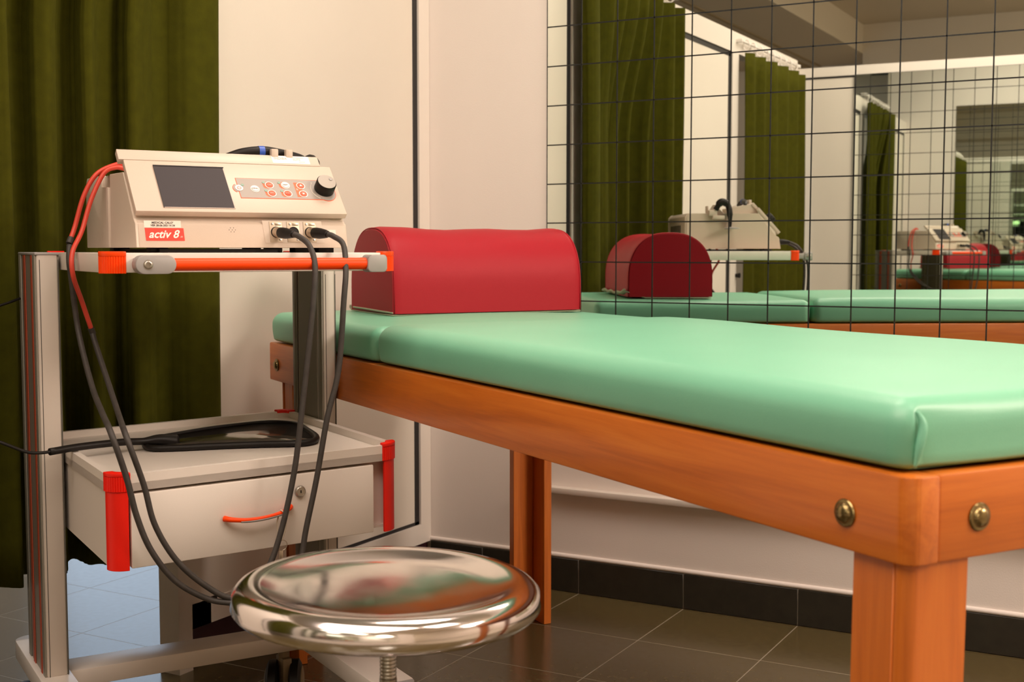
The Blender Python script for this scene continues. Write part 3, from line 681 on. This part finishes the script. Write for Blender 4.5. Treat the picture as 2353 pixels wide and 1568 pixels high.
# screen
bm = B(); slab(bm, 0.1140, 0.2392, 0.0078, 0.1088, 0.0, 0.0012, bev=0.0004); dpart('bezel', bm, M_bezel)
bm = B(); slab(bm, 0.1152, 0.2376, 0.0092, 0.1070, 0.0012, 0.0014); dpart('screen', bm, M_screen)
bm = B(); slab(bm, 0.1140, 0.2392, 0.1068, 0.1088, 0.0012, 0.0022); slab(bm, 0.1140, 0.1150, 0.0078, 0.1088, 0.0012, 0.0022); dpart('screen_edge', bm, M_black)
# keypad strip with orange outline
def poly_s(bm, pts, h0, h1):
    t = bmesh.new(); A = [t.verts.new(sp(u, s, h0)) for u, s in pts]; C = [t.verts.new(sp(u, s, h1)) for u, s in pts]; n = len(pts)
    t.faces.new(A[::-1]); t.faces.new(C)
    for i in range(n): t.faces.new((A[i], A[(i+1) % n], C[(i+1) % n], C[i]))
    bmesh.ops.recalc_face_normals(t, faces=t.faces); add(bm, t)
def circ(u, s, r, n=28, a0=0, a1=2*PI):
    return [(u+r*math.cos(a0+(a1-a0)*k/n), s+r*math.sin(a0+(a1-a0)*k/n)) for k in range(n)]
def strip_outline(g):
    P = [(0.2562-g, 0.0831+g), (0.2562-g, 0.0655)]
    P += [(0.2570+(0.0105+g)*math.cos(a), 0.0588+(0.0105+g)*math.sin(a)) for a in [PI/2+0.55+(PI-1.1)*k/10 for k in range(11)]]
    P += [(0.2562-g, 0.0520), (0.2562-g, 0.0354-g), (0.4060, 0.0354-g)]
    P += [(0.4195+(0.0185+g)*math.cos(a), 0.0535+(0.0210+g)*math.sin(a)) for a in [-PI/2-0.5+(PI*0.5+0.9)*k/12 for k in range(13)]]
    P += [(0.425, 0.0831+g)]
    return P
bm = B(); poly_s(bm, strip_outline(0.0011), 0.0, 0.0004); dpart('keypad_outline', bm, M_orangeprint)
bm = B(); poly_s(bm, strip_outline(0.0), 0.0004, 0.0007); kp = dpart('keypad', bm, M_strip)
def disc(name, u, s, r, h0, h1, m): bm = B(); poly_s(bm, circ(u, s, r), h0, h1); return dpart(name, bm, m)
def stext(s_, u, s, size, m, name='lettering', shear=0.0, bold=0.0, h=0.0016, rot=0.0):
    bm = text_bm(s_, size, shear, bold, 0.0001)
    mt = Matrix((( 1, 0, 0, u), (0, SD.y, SN.y, 0), (0, SD.z, SN.z, 0), (0, 0, 0, 1)))
    o_ = sp(0, s, h); mt[1][3] = o_.y; mt[2][3] = o_.z
    if rot: bmesh.ops.rotate(bm, cent=(0, 0, 0), matrix=Matrix.Rotation(rot, 3, 'Z'), verts=bm.verts)
    bmesh.ops.transform(bm, matrix=mt, verts=bm.verts); return dpart(name, bm, m, sm=0)
disc('power_button', 0.2570, 0.0588, 0.0072, 0.0007, 0.0016, M_white)
bm = B(); pts = [sp(0.2570+0.0034*math.cos(a), 0.0586+0.0034*math.sin(a), 0.0017) for a in [PI/2+0.6+(2*PI-1.2)*k/16 for k in range(17)]]; tube(bm, pts, 0.0005, 6); tube(bm, [sp(0.2570, 0.0592, 0.0017), sp(0.2570, 0.0626, 0.0017)], 0.0005, 6); dpart('power_symbol', bm, M_orangeprint)
disc('indicator_light', 0.2648, 0.0666, 0.0028, 0.0007, 0.0014, M_led)
def button(u, s, m, txt, tm, ts=0.0042):
    disc('button_ring', u, s, 0.0082, 0.0007, 0.0012, M_white)
    disc('button_gap', u, s, 0.0068, 0.0012, 0.00125, M_strip if m is M_white else M_orangeprint)
    disc('button', u, s, 0.0062, 0.0012, 0.0019, m)
    if txt: stext(txt, u, s, ts, tm, h=0.0021)
button(0.2862, 0.0578, M_white, 'MENU', M_blackprint, 0.0042)
for u, s, m, t_, tm_, lu, ls in ((0.3153, 0.0680, M_orange, 'CAP', M_fadepink, 0.3057, 0.0740), (0.3154, 0.0478, M_orange, 'RES', M_fadepink, 0.3058, 0.0536), (0.3457, 0.0687, M_white, 'RESET', M_blackprint, 0.3351, 0.0742), (0.3452, 0.0478, M_orange, 'START', M_fadepink, 0.3354, 0.0538)):
    bm = B(); poly_s(bm, [(u-0.0124, s+0.0078), (u, s+0.0078), (u, s-0.0082), (u-0.0085, s-0.0082), (u-0.0120, s-0.0045)], 0.0007, 0.0009); dpart('button_flag', bm, M_orangeprint)
    button(u, s, m, t_, tm_, 0.0034 if len(t_) > 4 else 0.0042)
    disc('indicator_light', lu, ls, 0.0030, 0.0007, 0.0014, M_led)
stext('STOP', 0.3452, 0.0450, 0.0030, M_redcap, h=0.0021)
bm = B(); poly_s(bm, [(0.3622, 0.0760), (0.3760, 0.0760), (0.3760, 0.0400), (0.3622, 0.0400)], 0.0007, 0.0009); dpart('button_flag', bm, M_orangeprint)
for s, k in ((0.0683, 1), (0.0478, -1)):
    button(0.3748, s, M_orange, None, None)
    bm = B(); poly_s(bm, [(0.3748-0.0028, s-0.0016*k), (0.3748+0.0028, s-0.0016*k), (0.3748, s+0.0028*k)], 0.0019, 0.0021); dpart('arrow', bm, M_white)
stext('%', 0.3655, 0.0585, 0.0056, M_white, h=0.0011)
bm = B(); tube(bm, [sp(0.4185+0.0260*math.cos(a), 0.0600+0.0260*math.sin(a), 0.0008) for a in [PI*0.78+PI*0.55*k/16 for k in range(17)]], [0.0002+0.0005*k/16 for k in range(17)], 5); dpart('dial_scale', bm, M_whitelabel)
stext('+', 0.3972, 0.0760, 0.006, M_whitelabel, h=0.0009)
# dial knob
kc = sp(0.4180, 0.0605, 0.0)
bm = B(); lathe(bm, [(0, 0), (0.0180, 0), (0.0186, 0.002), (0.0184, 0.0195), (0.0172, 0.0212), (0, 0.0212)], kc, SN, 40); kn = dpart('dial_knob', bm, M_black)
bm = B(); lathe(bm, [(0.0172, 0.0205), (0.0168, 0.0216), (0, 0.0218)], kc, SN, 40); shift(bm, dO); obj('knob_face', bm, M_knobtop, kn)
bm = B(); lathe(bm, [(0, 0.0219), (0.0028, 0.0219), (0.0033, 0.0224), (0.0028, 0.0221), (0, 0.0220)], kc+Vector((0.0085, 0, 0))+SD*0.006, SN, 20); shift(bm, dO); obj('finger_dimple', bm, M_greyplastic, kn)
# maker's label on the cap
bm = B(); slab(bm, 0.3370, 0.4095, 0.1258, 0.1448, 0.0003, 0.0006); dpart('maker_label', bm, M_white)
stext('INDIBA', 0.3535, 0.1375, 0.0078, M_fadeprint, h=0.0009)
bm = B(); slab(bm, 0.3715, 0.3990, 0.1405, 0.1418, 0.0006, 0.0009); slab(bm, 0.388, 0.400, 0.1300, 0.1309, 0.0006, 0.0009); dpart('label_band', bm, M_fadepink)
stext('ELITE', 0.3850, 0.1360, 0.0062, M_fadepink, h=0.0009)
# lower front: labels, speaker holes, sockets. front plane leans back
FN = Vector((0, DZ-0.9335, 0.007)).normalized(); FD = Vector((0, 0.007, 0.9335-DZ)).normalized()
def fp(u, s, h=0.0): return Vector((u, DY, DZ))+FD*s+FN*h
def fslab(bm, u0, u1, s0, s1, h0, h1, sk0=0.0, bev=0.0):
    t = bmesh.new(); c = [(u0, s0), (u1, s0), (u1+sk0, s1), (u0+sk0, s1)]; hexa(t, [fp(u, s, h0) for u, s in c]+[fp(u, s, h1) for u, s in c])
    bmesh.ops.recalc_face_normals(t, faces=t.faces)
    if bev: bmesh.ops.bevel(t, geom=list(t.edges), offset=bev, segments=2, profile=0.5, affect='EDGES')
    add(bm, t)
def ftext(s_, u, s, size, m, shear=0.0, bold=0.0, h=0.001):
    bm = text_bm(s_, size, shear, bold, 0.0001); o_ = fp(0, s, h)
    mt = Matrix(((1, 0, 0, u), (0, FD.y, FN.y, o_.y), (0, FD.z, FN.z, o_.z), (0, 0, 0, 1))); bmesh.ops.transform(bm, matrix=mt, verts=bm.verts); return dpart('lettering', bm, m, sm=0)
bm = B(); fslab(bm, 0.0800, 0.1425, 0.0342, 0.0462, 0.0, 0.0004); dpart('date_label', bm, M_whitelabel)
ftext("MEDICAL CALO'", 0.1108, 0.0425, 0.0050, M_blackprint, 0.15, 0.00012, 0.0006); ftext('VER 28-06-2021 N 34', 0.1112, 0.0378, 0.0046, M_blackprint, 0.15, 0.00012, 0.0006)
bm = B(); fslab(bm, 0.0820, 0.1475, 0.0117, 0.0335, 0.0, 0.0006, -0.0012, 0.0); dpart('name_plate', bm, M_redsticker)
ftext('activ 8', 0.1115, 0.0225, 0.0190, M_white, 0.35, 0.00035, 0.0009); ftext('.01', 0.1420, 0.0185, 0.0040, M_whitelabel, 0.2, 0.0, 0.0009)
bm = B()
for du, ds in ((-0.0055, 0.0), (0, 0.0), (0.0055, 0.0), (-0.003, 0.0035), (0.0025, 0.0035), (-0.0025, -0.0035), (0.003, -0.0035)): lathe(bm, [(0, 0), (0.0007, 0), (0.0007, 0.0003), (0, 0.0003)], fp(0.2320+du, 0.0315+ds, 0.0), FN, 10)
dpart('speaker_holes', bm, M_blackprint)
bm = B(); fslab(bm, 0.2905, 0.4020, 0.0085, 0.0485, 0.0, 0.0008, -0.004, 0.0004); dpart('socket_recess', bm, M_caseside)
SU = (0.3110, 0.3435, 0.3745)
for i, u in enumerate(SU):
    bm = B(); fslab(bm, u-0.0118, u+0.0118, 0.0098, 0.0470, 0.0008, 0.0024, 0.0, 0.0006); so = dpart('socket_plate', bm, M_nickelplate)
    bm = B(); fslab(bm, u-0.0015, u+0.0095, 0.0400, 0.0446, 0.0024, 0.0040, 0.0, 0.0005); dpart('latch_tab', bm, M_nickel)
    for du, s in ((-0.0065, 0.0425), (0.0068, 0.0140)):
        bm = B(); lathe(bm, [(0, 0), (0.0022, 0), (0.0021, 0.0007), (0, 0.0010)], fp(u+du, s, 0.0024), FN, 14); dpart('screw', bm, M_boltsteel)
    bm = B(); lathe(bm, [(0.0085, 0), (0.0100, 0.0002), (0.0100, 0.0008), (0.0088, 0.0010), (0.0085, 0.0), ], fp(u, 0.0275, 0.0024), FN, 28); dpart('socket_ring', bm, M_black)
    bm = B(); lathe(bm, [(0, 0), (0.0086, 0), (0.0086, 0.0003), (0, 0.0003)], fp(u, 0.0275, 0.0024), FN, 24); dpart('socket_hole', bm, M_black)
bm = B(); fslab(bm, 0.4085, 0.4250, 0.0180, 0.0330, 0.0, 0.0005); dpart('socket_label', bm, M_whitelabel)
# feet and black base plate
for x in (DX0+0.03, DX1-0.09, DX1-0.045):
    for y in (DY+0.03, DY+0.30):
        bm = B(); box(bm, x, x+0.03, y, y+0.03, SZ1, DZ+0.001, 0.001); dpart('foot', bm, M_black)
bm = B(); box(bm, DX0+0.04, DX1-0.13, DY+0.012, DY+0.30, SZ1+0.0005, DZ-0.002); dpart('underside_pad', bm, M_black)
# cream clips on top
for u in (0.338, 0.366):
    bm = B(); box(bm, u, u+0.0135, 0.150, 0.162, 1.045, 1.0745, 0.002); dpart('cable_clip', bm, M_case)
# black hand piece lying across the top with a blue band
hO = Vector((0.25, 0.17, 1.0505))
hpz = thing('hand_electrode', 'black hand piece with blue band lying across the top of the ivory machine', 'electrode', tw(hO), TA)
pts = cat([(0.262, 0.175, 1.058), (0.29, 0.172, 1.066), (0.325, 0.17, 1.070), (0.355, 0.172, 1.068), (0.40, 0.178, 1.062), (0.425, 0.185, 1.054)], 6)
bm = B(); tube(bm, pts, [0.0045+0.0055*math.sin(PI*min(1, 0.15+0.8*i/(len(pts)-1))) for i in range(len(pts))], 14); shift(bm, hO); obj('grip', bm, M_black, hpz, 180)
bm = B(); c0 = pts[11]; c1 = pts[13]; cyl(bm, c0, c1, 0.0104, n=16); shift(bm, hO); obj('blue_band', bm, M_blue, hpz)
# applicator hanging on the right side with a flat round disc
aO = Vector((DX1+0.014, 0.246, 0.957))
ap = thing('applicator', 'black applicator with round disc hanging on the side of the machine, seen in the mirror', 'applicator', tw(aO), TA)
x = DX1+0.016
bm = B(); tube(bm, cat([(x-0.006, 0.30, 1.035), (x, 0.283, 1.062), (x, 0.262, 1.058), (x, 0.252, 1.040), (x, 0.248, 1.01), (x, 0.246, 0.965)], 6), [0.010]*4+[0.0135]*10+[0.011]*10+[0.009-0.0009*i for i in range(7)], 12); shift(bm, aO); obj('grip', bm, M_black, ap, 180)
bm = B(); lathe(bm, [(0, 0.006), (0.005, 0.006), (0.0275, 0.003), (0.028, 0.001), (0.0275, -0.001), (0, -0.0015)], (x+0.014, 0.244, 0.966), (0, 0, 1), 28); shift(bm, aO); obj('disc', bm, M_greyplastic, ap)
bm = B(); box(bm, DX1-0.002, x+0.004, 0.268, 0.312, 1.000, 1.014, 0.002); box(bm, DX1-0.01, x, 0.295, 0.325, 1.012, 1.034, 0.002); dpart('applicator_holder', bm, M_caseside)
bm = B(); prism(bm, [(0.262, 1.02), (0.30, 1.055), (0.325, 1.02)], 0, 0.40, 0.438, 0.001, 1); box(bm, 0.41, 0.43, 0.322, 0.330, 1.02, 1.05, 0.002); dpart('holder_fin', bm, M_case)

# ------------------------------------------------------------------ cables
def bring(pts): return [Vector(p) for p in pts]
def cable(name, label, sock_u, pts_black, pts_red, plug_tip, loc):
    t = thing(name, label, 'cable', tw(loc), TA)
    r = 0.0050
    P = cat(pts_black, 8); bm = B(); tube(bm, P, r, 10); shift(bm, loc); obj('black_lead', bm, M_cable, t, 180)
    Q = cat(pts_red, 8); bm = B(); tube(bm, Q, r*0.86, 10); shift(bm, loc); obj('red_lead', bm, M_redcable, t, 180)
    bm = B(); c = Q[-1]; d = (Q[-1]-Q[-2]).normalized(); cyl(bm, c-d*0.006, c+d*0.006, r*1.12, n=12); shift(bm, loc); obj('joint_sleeve', bm, M_cable, t)
    s = fp(sock_u, 0.0275, 0.0028); e_ = Vector(plug_tip); d = (e_-s).normalized()
    bm = B(); lathe(bm, [(0, 0), (0.0092, 0), (0.0092, 0.013), (0.0086, 0.0135)], s, d, 24); shift(bm, loc); obj('plug_barrel', bm, M_nickel, t)
    L = (e_-s).length
    bm = B(); lathe(bm, [(0.0086, 0.0125), (0.0096, 0.0130), (0.0098, 0.021), (0.0096, 0.029), (0.0078, L-0.008), (0.0062, L-0.001), (0.0046, L), (0, L)], s, d, 24); shift(bm, loc); obj('plug_boot', bm, M_black, t)
    return t
# first cable: left socket, loops down behind the stool and up on the left to the machine
tip1 = (0.3245, 0.007, 0.9160)
cable('lead_cable', 'lead plugged into the left socket, black then red, inner of the pair at left', SU[0],
      [tip1, (0.3315, -0.003, 0.9115), (0.3400, -0.028, 0.8960), (0.3380, -0.058, 0.862), (0.331, -0.066, 0.80), (0.320, -0.064, 0.70), (0.309, -0.062, 0.61), (0.295, -0.062, 0.513), (0.271, -0.064, 0.418), (0.245, -0.068, 0.355), (0.213, -0.072, 0.325), (0.178, -0.070, 0.311), (0.134, -0.058, 0.3385), (0.091, -0.052, 0.384), (0.059, -0.050, 0.445), (0.043, -0.050, 0.511), (0.018, -0.045, 0.591), (0.030, 0.05, 0.611), (0.036, 0.15, 0.657), (0.033, 0.215, 0.710), (0.030, 0.24, 0.7395)],
      [(0.092, 0.235, 1.0345), (0.076, 0.237, 1.036), (0.056, 0.240, 1.0245), (0.032, 0.235, 0.977), (0.013, 0.225, 0.922), (-0.009, 0.20, 0.884), (-0.010, 0.195, 0.845), (0.010, 0.225, 0.798), (0.029, 0.239, 0.744)],
      tip1, (0.178, -0.070, 0.305))
tip2 = (0.3885, 0.007, 0.9165)
cable('lead_cable', 'lead plugged into the right socket, black then red, outer of the pair at left', SU[2],
      [tip2, (0.3955, -0.003, 0.9125), (0.4050, -0.024, 0.8975), (0.3955, -0.056, 0.853), (0.387, -0.066, 0.800), (0.377, -0.064, 0.682), (0.356, -0.062, 0.600), (0.335, -0.062, 0.495), (0.314, -0.064, 0.410), (0.304, -0.068, 0.365), (0.285, -0.078, 0.318), (0.240, -0.086, 0.292), (0.182, -0.074, 0.303), (0.141, -0.058, 0.3125), (0.090, -0.052, 0.348), (0.052, -0.052, 0.403), (0.030, -0.052, 0.462), (0.015, -0.052, 0.527), (-0.006, -0.045, 0.599), (0.002, 0.05, 0.62), (0.007, 0.15, 0.658), (0.005, 0.235, 0.744), (-0.006, 0.23, 0.837), (-0.010, 0.225, 0.868), (-0.007, 0.235, 0.897)],
      [(0.095, 0.248, 1.041), (0.080, 0.249, 1.042), (0.046, 0.25, 1.024), (0.023, 0.25, 0.985), (0.006, 0.248, 0.930), (-0.005, 0.238, 0.905)],
      tip2, (0.182, -0.074, 0.298))

# ------------------------------------------------------------------ return electrode plate lying on the tray
ZTR = 0.5145
def tz(x): return ZTR+(x-W/2)*RT
pO = Vector((0.30, 0.35, tz(0.30)))
rp = thing('return_plate', 'black rimmed reflective return electrode lying on the lower tray', 'electrode', tw(pO), TA)
rim = [(0.150, 0.369), (0.169, 0.393), (0.224, 0.420), (0.304, 0.451), (0.382, 0.463), (0.440, 0.455), (0.472, 0.397), (0.462, 0.310), (0.436, 0.190), (0.396, 0.155), (0.325, 0.193), (0.252, 0.227), (0.177, 0.256), (0.138, 0.290)]
def rh(x, y): return tz(x)+0.0065
R3 = [Vector((x_, y_, rh(x_, y_))) for x_, y_ in rim]; R3c = R3+[R3[0]]
loop = []
for i in range(len(R3)):
    a, b_, c_, d_ = R3[i-1], R3[i], R3[(i+1) % len(R3)], R3[(i+2) % len(R3)]
    for k in range(5):
        t_ = k/5; loop.append(0.5*((2*b_)+(c_-a)*t_+(2*a-5*b_+4*c_-d_)*t_*t_+(3*b_-a-3*c_+d_)*t_**3))
bm = B(); tube(bm, loop, [0.0042+0.0022*max(0, min(1, (0.42-p.y)/0.2)) for p in loop], 10, closed=True); shift(bm, pO); obj('rim', bm, M_black, rp, 180)
bm = B(); vs = [bm.verts.new(p-Vector((0, 0, 0.001))) for p in loop]; ctr = bm.verts.new((0.34, 0.38, rh(0.34, 0.38)-0.003))
for i in range(len(vs)): bm.faces.new((vs[i], vs[(i+1) % len(vs)], ctr))
shift(bm, pO); o = obj('plate', bm, M_plate, rp, 180); md = o.modifiers.new('thickness', 'SOLIDIFY'); md.thickness = 0.003
bm = B(); tube(bm, cat([(0.200, 0.33, rh(0.2, 0.3)), (0.165, 0.318, 0.527), (0.133, 0.305, 0.528), (0.100, 0.304, 0.5295), (0.07, 0.305, 0.529), (0.012, 0.293, 0.5285), (-0.043, 0.268, 0.5275)], 6), [0.014-0.0072*min(1, i/12) for i in range(37)], 12); shift(bm, pO); obj('sleeve', bm, M_black, rp, 180)
bm = B(); tube(bm, cat([(-0.040, 0.269, 0.5275), (-0.062, 0.262, 0.528), (-0.085, 0.262, 0.532), (-0.125, 0.268, 0.551), (-0.20, 0.29, 0.585), (-0.29, 0.32, 0.63)], 6), 0.0029, 8); shift(bm, pO); obj('lead', bm, M_black, rp, 180)

# thin black cable leaving the trolley at the left edge
kO = Vector((-0.05, 0.43, 0.79))
bm = B(); tube(bm, cat([(-0.049, 0.50, 0.795), (-0.07, 0.49, 0.788), (-0.12, 0.48, 0.772), (-0.22, 0.46, 0.735), (-0.34, 0.44, 0.69)], 6), 0.0026, 8); shift(bm, kO)
t = obj('mains_cable', bm, M_black, None, 180); t_mains = t; tag(t, 'thin black cable leaving the left trolley post across the curtain', 'cable')

# keys hanging from the drawer handle
qO = Vector((0.288, -0.021, 0.345))
ky = thing('key_ring', 'small key on a ring hung by a cord from the orange drawer handle', 'keys', tw(qO), TA)
hz = 0.4345
bm = B(); tube(bm, cat([(0.282, -0.016, hz-0.006), (0.280, -0.014, 0.412), (0.2835, -0.012, 0.393), (0.2875, -0.012, 0.383), (0.2920, -0.016, 0.395), (0.2935, -0.022, 0.415), (0.2895, -0.0245, hz-0.001), (0.285, -0.019, hz+0.004)], 5), 0.0014, 6); shift(bm, qO); obj('cord', bm, M_cord, ky, 180)
bm = B(); tube(bm, [Vector((0.2885+0.0098*math.cos(a), -0.013-0.002*math.sin(a), 0.3745+0.0098*math.sin(a))) for a in [2*PI*k/24 for k in range(24)]], 0.0007, 6, closed=True); shift(bm, qO); obj('ring', bm, M_nickel, ky, 180)
bm = B(); box(bm, 0.2835, 0.2905, -0.014, -0.012, 0.350, 0.366, 0.0009); box(bm, 0.2855, 0.2885, -0.0137, -0.0123, 0.334, 0.351); box(bm, 0.2883, 0.2895, -0.0137, -0.0123, 0.337, 0.341); shift(bm, qO); obj('key', bm, M_nickel, ky)

# ------------------------------------------------------------------ trolley group: final measured size and place
TO2 = Vector((0.4552, -1.6009, 0)); TA2 = math.radians(59.458); TR2 = Matrix.Rotation(TA2, 3, 'Z')
ZKO = (-0.2, 0.0, 0.0925, 0.37, 0.527, 0.8838, 1.062, 1.3); ZKN = (-0.1046, 0.0827, 0.1696, 0.4270, 0.5705, 0.8972, 1.0599, 1.277)
def fitz(z):
    for i in range(len(ZKO)-1):
        if z <= ZKO[i+1] or i == len(ZKO)-2: return ZKN[i]+(ZKN[i+1]-ZKN[i])*(z-ZKO[i])/(ZKO[i+1]-ZKO[i])
def fit(p): return Vector((p[0]*0.91337, p[1]*0.90908, fitz(p[2])))
def refit(root, off):
    off = Vector(off); new = fit(off)
    if root is tro: new = Vector((0, 0, 0))
    for o in [root]+list(root.children_recursive):
        if o.type == 'MESH':
            for v in o.data.vertices: v.co = fit(v.co+off)-new
            o.data.update()
    root.location = TO2+TR2 @ new; root.rotation_euler = (0, 0, TA2)
for o in list(COL.objects):
    if o.parent is None and o.name.startswith('lead_cable'): refit(o, (0.178, -0.070, 0.305) if 'left socket' in o['label'] else (0.182, -0.074, 0.298))
for o, off in ((tro, (0, 0, 0)), (dev, dO), (hpz, hO), (ap, aO), (rp, pO), (t_mains, kO), (ky, qO)): refit(o, off)
def caster(x, y, a):
    """twin wheel caster, 12 cm tall, in the trolley's final frame"""
    R_m = Matrix.Rotation(a, 3, 'Z'); r = 0.055; c = Vector((x, y, r)); ax = R_m @ Vector((1, 0, 0))
    bm = B()
    for s_ in (-1, 1): lathe(bm, [(0, 0), (0.043, 0.0), (r, 0.004), (r, 0.018), (0.046, 0.023), (0, 0.023)], c+ax*(0.010*s_), ax*s_, 32)
    wh = obj('caster_wheel', bm, M_black, tro); wh['kind'] = 'stuff'
    for s_ in (-1, 1):
        bm = B(); lathe(bm, [(0, 0), (0.041, 0), (0.041, 0.002), (0.034, 0.004), (0, 0.004)], c+ax*(0.0325*s_), ax*s_, 28); obj('wheel_cover', bm, M_caster if s_ < 0 else M_castertan, wh)
    bm = B(); box(bm, x-0.009, x+0.009, y-0.02, y+0.02, r, 0.118, 0.002); cyl(bm, (x, y, 0.11), (x, y, 0.142), 0.011, n=14); obj('caster_stem', bm, M_castertan, wh)
caster(0.405, 0.372, math.radians(-25)); caster(-0.024, 0.50, 0.3); caster(-0.024, 0.04, -0.4); caster(0.464, 0.04, 0.5)

# ------------------------------------------------------------------ stool
SX, SY, ST = 1.0900, -1.7960, 0.5340
sto = thing('stool', 'round polished steel stool in front of the trolley drawer', 'stool', (SX, SY, 0))
bm = B()
R_ = 0.170
prof = [(0, -0.010), (0.05, -0.0095), (0.10, -0.0070), (0.125, -0.004), (0.138, 0.0005), (0.148, 0.0030), (0.156, 0.0025), (0.164, -0.0015), (0.170, -0.008), (R_, -0.016), (0.1715, -0.024), (0.167, -0.030), (0.160, -0.033), (0.156, -0.031), (0.150, -0.022), (0.10, -0.018), (0, -0.019)]
lathe(bm, prof, (0, 0, 0), (0, 0, 1), 96)
rv = CR.copy(); rv.z = 0; rv.normalize()
fw = Vector((-rv.y, rv.x, 0))
mt = Matrix.Rotation(-0.020, 4, Vector((-fw.x, -fw.y, 0)))
bmesh.ops.transform(bm, matrix=Matrix.Translation((0, 0, ST)) @ mt, verts=bm.verts)
obj('seat', bm, M_steel, sto, 50)
bm = B(); pr = []
z = ST-0.02
cyl(bm, (0, 0, z-0.02), (0, 0, z+0.002), 0.05, 0.045, n=24); obj('seat_boss', bm, M_steel, sto)
bm = B(); pr = [(0, ST-0.02)]
z = ST-0.022
while z > 0.425: pr += [(0.0088, z), (0.0094, z-0.0012), (0.0094, z-0.0028), (0.0088, z-0.004)]; z -= 0.0042
pr += [(0.0098, z), (0.0098, z-0.016), (0.0085, z-0.02), (0, z-0.02)]
lathe(bm, pr, (0, 0, 0), (0, 0, 1), 20); obj('screw_post', bm, M_boltsteel, sto)
bm = B(); lathe(bm, [(0, 0.43), (0.0078, 0.43), (0.0078, 0.30), (0.0185, 0.295), (0.0185, 0.10), (0.03, 0.09), (0.03, 0.06), (0, 0.06)], (0, 0, 0), (0, 0, 1), 24); obj('column', bm, M_steel, sto)
for k in range(5):
    a = 2*PI*k/5+0.3; d = Vector((math.cos(a), math.sin(a), 0))
    bm = B(); tube(bm, cat([d*0.02+Vector((0, 0, 0.085)), d*0.12+Vector((0, 0, 0.075)), d*0.19+Vector((0, 0, 0.05)), d*0.205+Vector((0, 0, 0.035))], 5), 0.010, 10); obj('leg', bm, M_steel, sto, 180)
    bm = B(); cyl(bm, d*0.205, d*0.205+Vector((0, 0, 0.036)), 0.013, 0.011, n=16); obj('foot', bm, M_black, sto)
